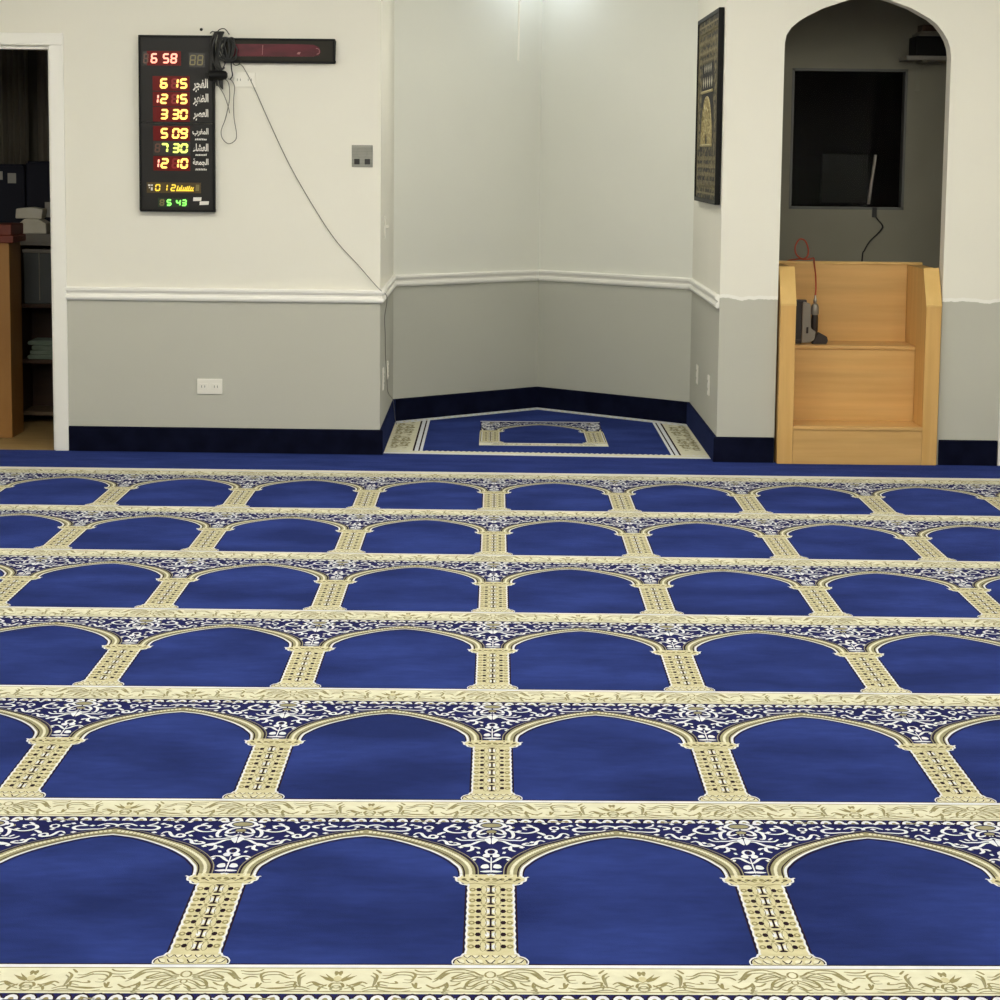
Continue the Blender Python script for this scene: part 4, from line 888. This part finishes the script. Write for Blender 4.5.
for z in (.045,.345,.665): 
    b = MB(); b.box((-.128,-.17,z),(.408,.165,z+.02)); b.build('shelf_board', base_mat('worn_shelf_board', (112,92,70), rough=.6) if z == .045 else M['dark_wood'], sc)
b = MB(); b.box((-.128,.165,0),(.408,.175,1.02)); b.build('back_panel', M['dark_wood'], sc)
b = MB(); b.box((-.16,-.19,1.02),(.44,.18,1.035)); b.box((-.16,-.195,1.035),(.44,.18,1.085)); b.build('top', M['gray_slab'], sc, bevel=.003)
pb = thing('plastic_bin', 'smoky plastic bin on the upper shelf of the dark unit', 'bin', (-2.545, 14.04, .685))
b = MB(); x0,x1,y0,y1,h = -.16,.2,-.13,.12,.29
b.box((x0,y0,0),(x1,y1,.01)); b.box((x0,y0,.01),(x1,y0+.008,h)); b.box((x0,y1-.008,.01),(x1,y1,h)); b.box((x0,y0+.008,.01),(x0+.008,y1-.008,h)); b.box((x1-.008,y0+.008,.01),(x1,y1-.008,h)); b.build('tub', M['bin'], pb, bevel=.003)
b = MB(); b.box((x0-.008,y0-.008,h),(x1+.008,y1+.008,h+.022)); b.build('lid', M['gray_slab'], pb, bevel=.003)
b = MB(); b.box((-.075,y0-.010,.02),(-.069,y0-.004,h)); b.build('seam_rib', M['gray_slab'], pb)
for k, (z, lb) in enumerate(((.365,'lowest of the folded gray-green cloths on the middle shelf'),(.392,'second folded gray-green cloth from the shelf'),(.419,'third folded gray-green cloth from the shelf'),(.446,'topmost of the folded gray-green cloths on the middle shelf'))):
    b = MB(); o = .012*((k*7)%3-1)
    prof = [(-.15,0),(.15,0),(.155,.006),(.155,.020),(.15,.026),(-.14,.026),(-.155,.022),(-.158,.006)]
    b.slab([(-2.53+o+x, 13.93+.01*(k%2), z-.001+zz) for x, zz in prof], .22); tag(b.build('folded_cloth', M['cloth_green'], bevel=.003), lb, 'cloth', 'folded cloths on the middle shelf')
ZS = 1.084
b = MB(); b.slab([(-2.775,13.91,ZS),(-2.575,13.92,ZS),(-2.580,13.92,ZS+.06),(-2.62,13.92,ZS+.085),(-2.70,13.915,ZS+.085),(-2.74,13.91,ZS+.05)], .16); tag(b.build('wrapped_parcel', M['paper'], bevel=.006), 'crumpled cream paper parcel on the shelf unit, lower one', 'parcel')
b = MB(); b.slab([(-2.755,13.93,ZS+.086),(-2.605,13.93,ZS+.086),(-2.595,13.93,ZS+.140),(-2.67,13.93,ZS+.150),(-2.75,13.93,ZS+.142)], .14); tag(b.build('wrapped_parcel', M['paper'], bevel=.006), 'cream paper parcel tied with string lying on the crumpled one', 'parcel')
for z, x0, lb in ((ZS+.001,-2.54,'lowest small white box at the right of the shelf top'),(ZS+.075,-2.545,'middle small white box at the right of the shelf top'),(ZS+.149,-2.53,'topmost small white box beside the door frame')):
    b = MB(); b.box((x0,13.97,z),(x0+.14,14.12,z+.07)); tag(b.build('small_box', M['label'], bevel=.003), lb, 'box', 'white boxes on the shelf unit')
tb = thing('side_table', 'dark table at the back of the side room holding navy cartons', 'table', (-2.95, 14.9, -.001))
b = MB(); b.box((-.75,-.32,1.02),(.55,.32,1.06)); b.build('table_top', M['gray_slab'], tb, bevel=.003)
for x in (-.7,.5):
    for y in (-.28,.28):
        b = MB(); b.box((x-.025,y-.025,0),(x+.025,y+.025,1.02)); b.build('leg', M['dark_wood'], tb)
for x0, x1, z1, labs, lb in ((-3.07,-2.83,.40,[(-3.03,.32,.07,.05),(-2.93,.30,.05,.06)],'dark navy carton at left under the gray curtain'),(-2.82,-2.52,.42,[(-2.71,.10,.06,.09),(-2.60,.30,.10,.10)],'dark navy carton at right with white labels under the curtain')):
    t = thing('carton', lb, 'box', ((x0+x1)/2, 14.75, 1.0605))
    b = MB(); h = (x1-x0)/2; b.box((-h,-.14,0),(h,.14,z1)); b.box((-h+.01,-.1405,z1),(h-.01,.13,z1+.012)); b.build('body', M['navy_box'], t, bevel=.004)
    for lx, lz, lw, lh in labs:
        b = MB(); c = (x0+x1)/2; b.box((lx-c,-.1425,lz),(lx-c+lw,-.1395,lz+lh)); b.build('paper_label', M['label'], t)
for x0, x1, lb in ((-3.16,-2.945,'left gray curtain panel hanging in the side room'),(-2.885,-2.42,'right gray curtain panel hanging in the side room')):
    b = MB(); n = 40; v = []; 
    for i in range(n+1):
        x = x0+(x1-x0)*i/n; y = 15.36+.028*math.sin(i*.95)+.01*math.sin(i*.41)
        v += [(x,y,1.1),(x+.004*math.sin(i),y-.005,2.24)]
    f_ = [(2*i,2*i+2,2*i+3,2*i+1) for i in range(n)]; b.add(v, f_); b.add([(x,y+.006,z) for x,y,z in v], [q[::-1] for q in f_])
    tag(b.build('curtain', M['curtain'], smooth=True), lb, 'curtain')
b = MB(); b.tube([(-3.5,15.37,2.26),(-1.9,15.37,2.26)], .014, 10); tag(b.build('curtain_rod', M['metal'], smooth=True), 'curtain rod in the dark side room', 'rod')

# ------------------------------------------------------------------ world and view
wd = bpy.data.worlds.new('world'); scene.world = wd; wd.use_nodes = True
wd.node_tree.nodes['Background'].inputs[0].default_value = (.02,.02,.02,1)
vs = scene.view_settings; scene.display_settings.display_device = 'sRGB'
vs.view_transform = 'Standard'; vs.look = 'None'; vs.gamma = 1; vs.use_curve_mapping = False; vs.exposure = 0.0
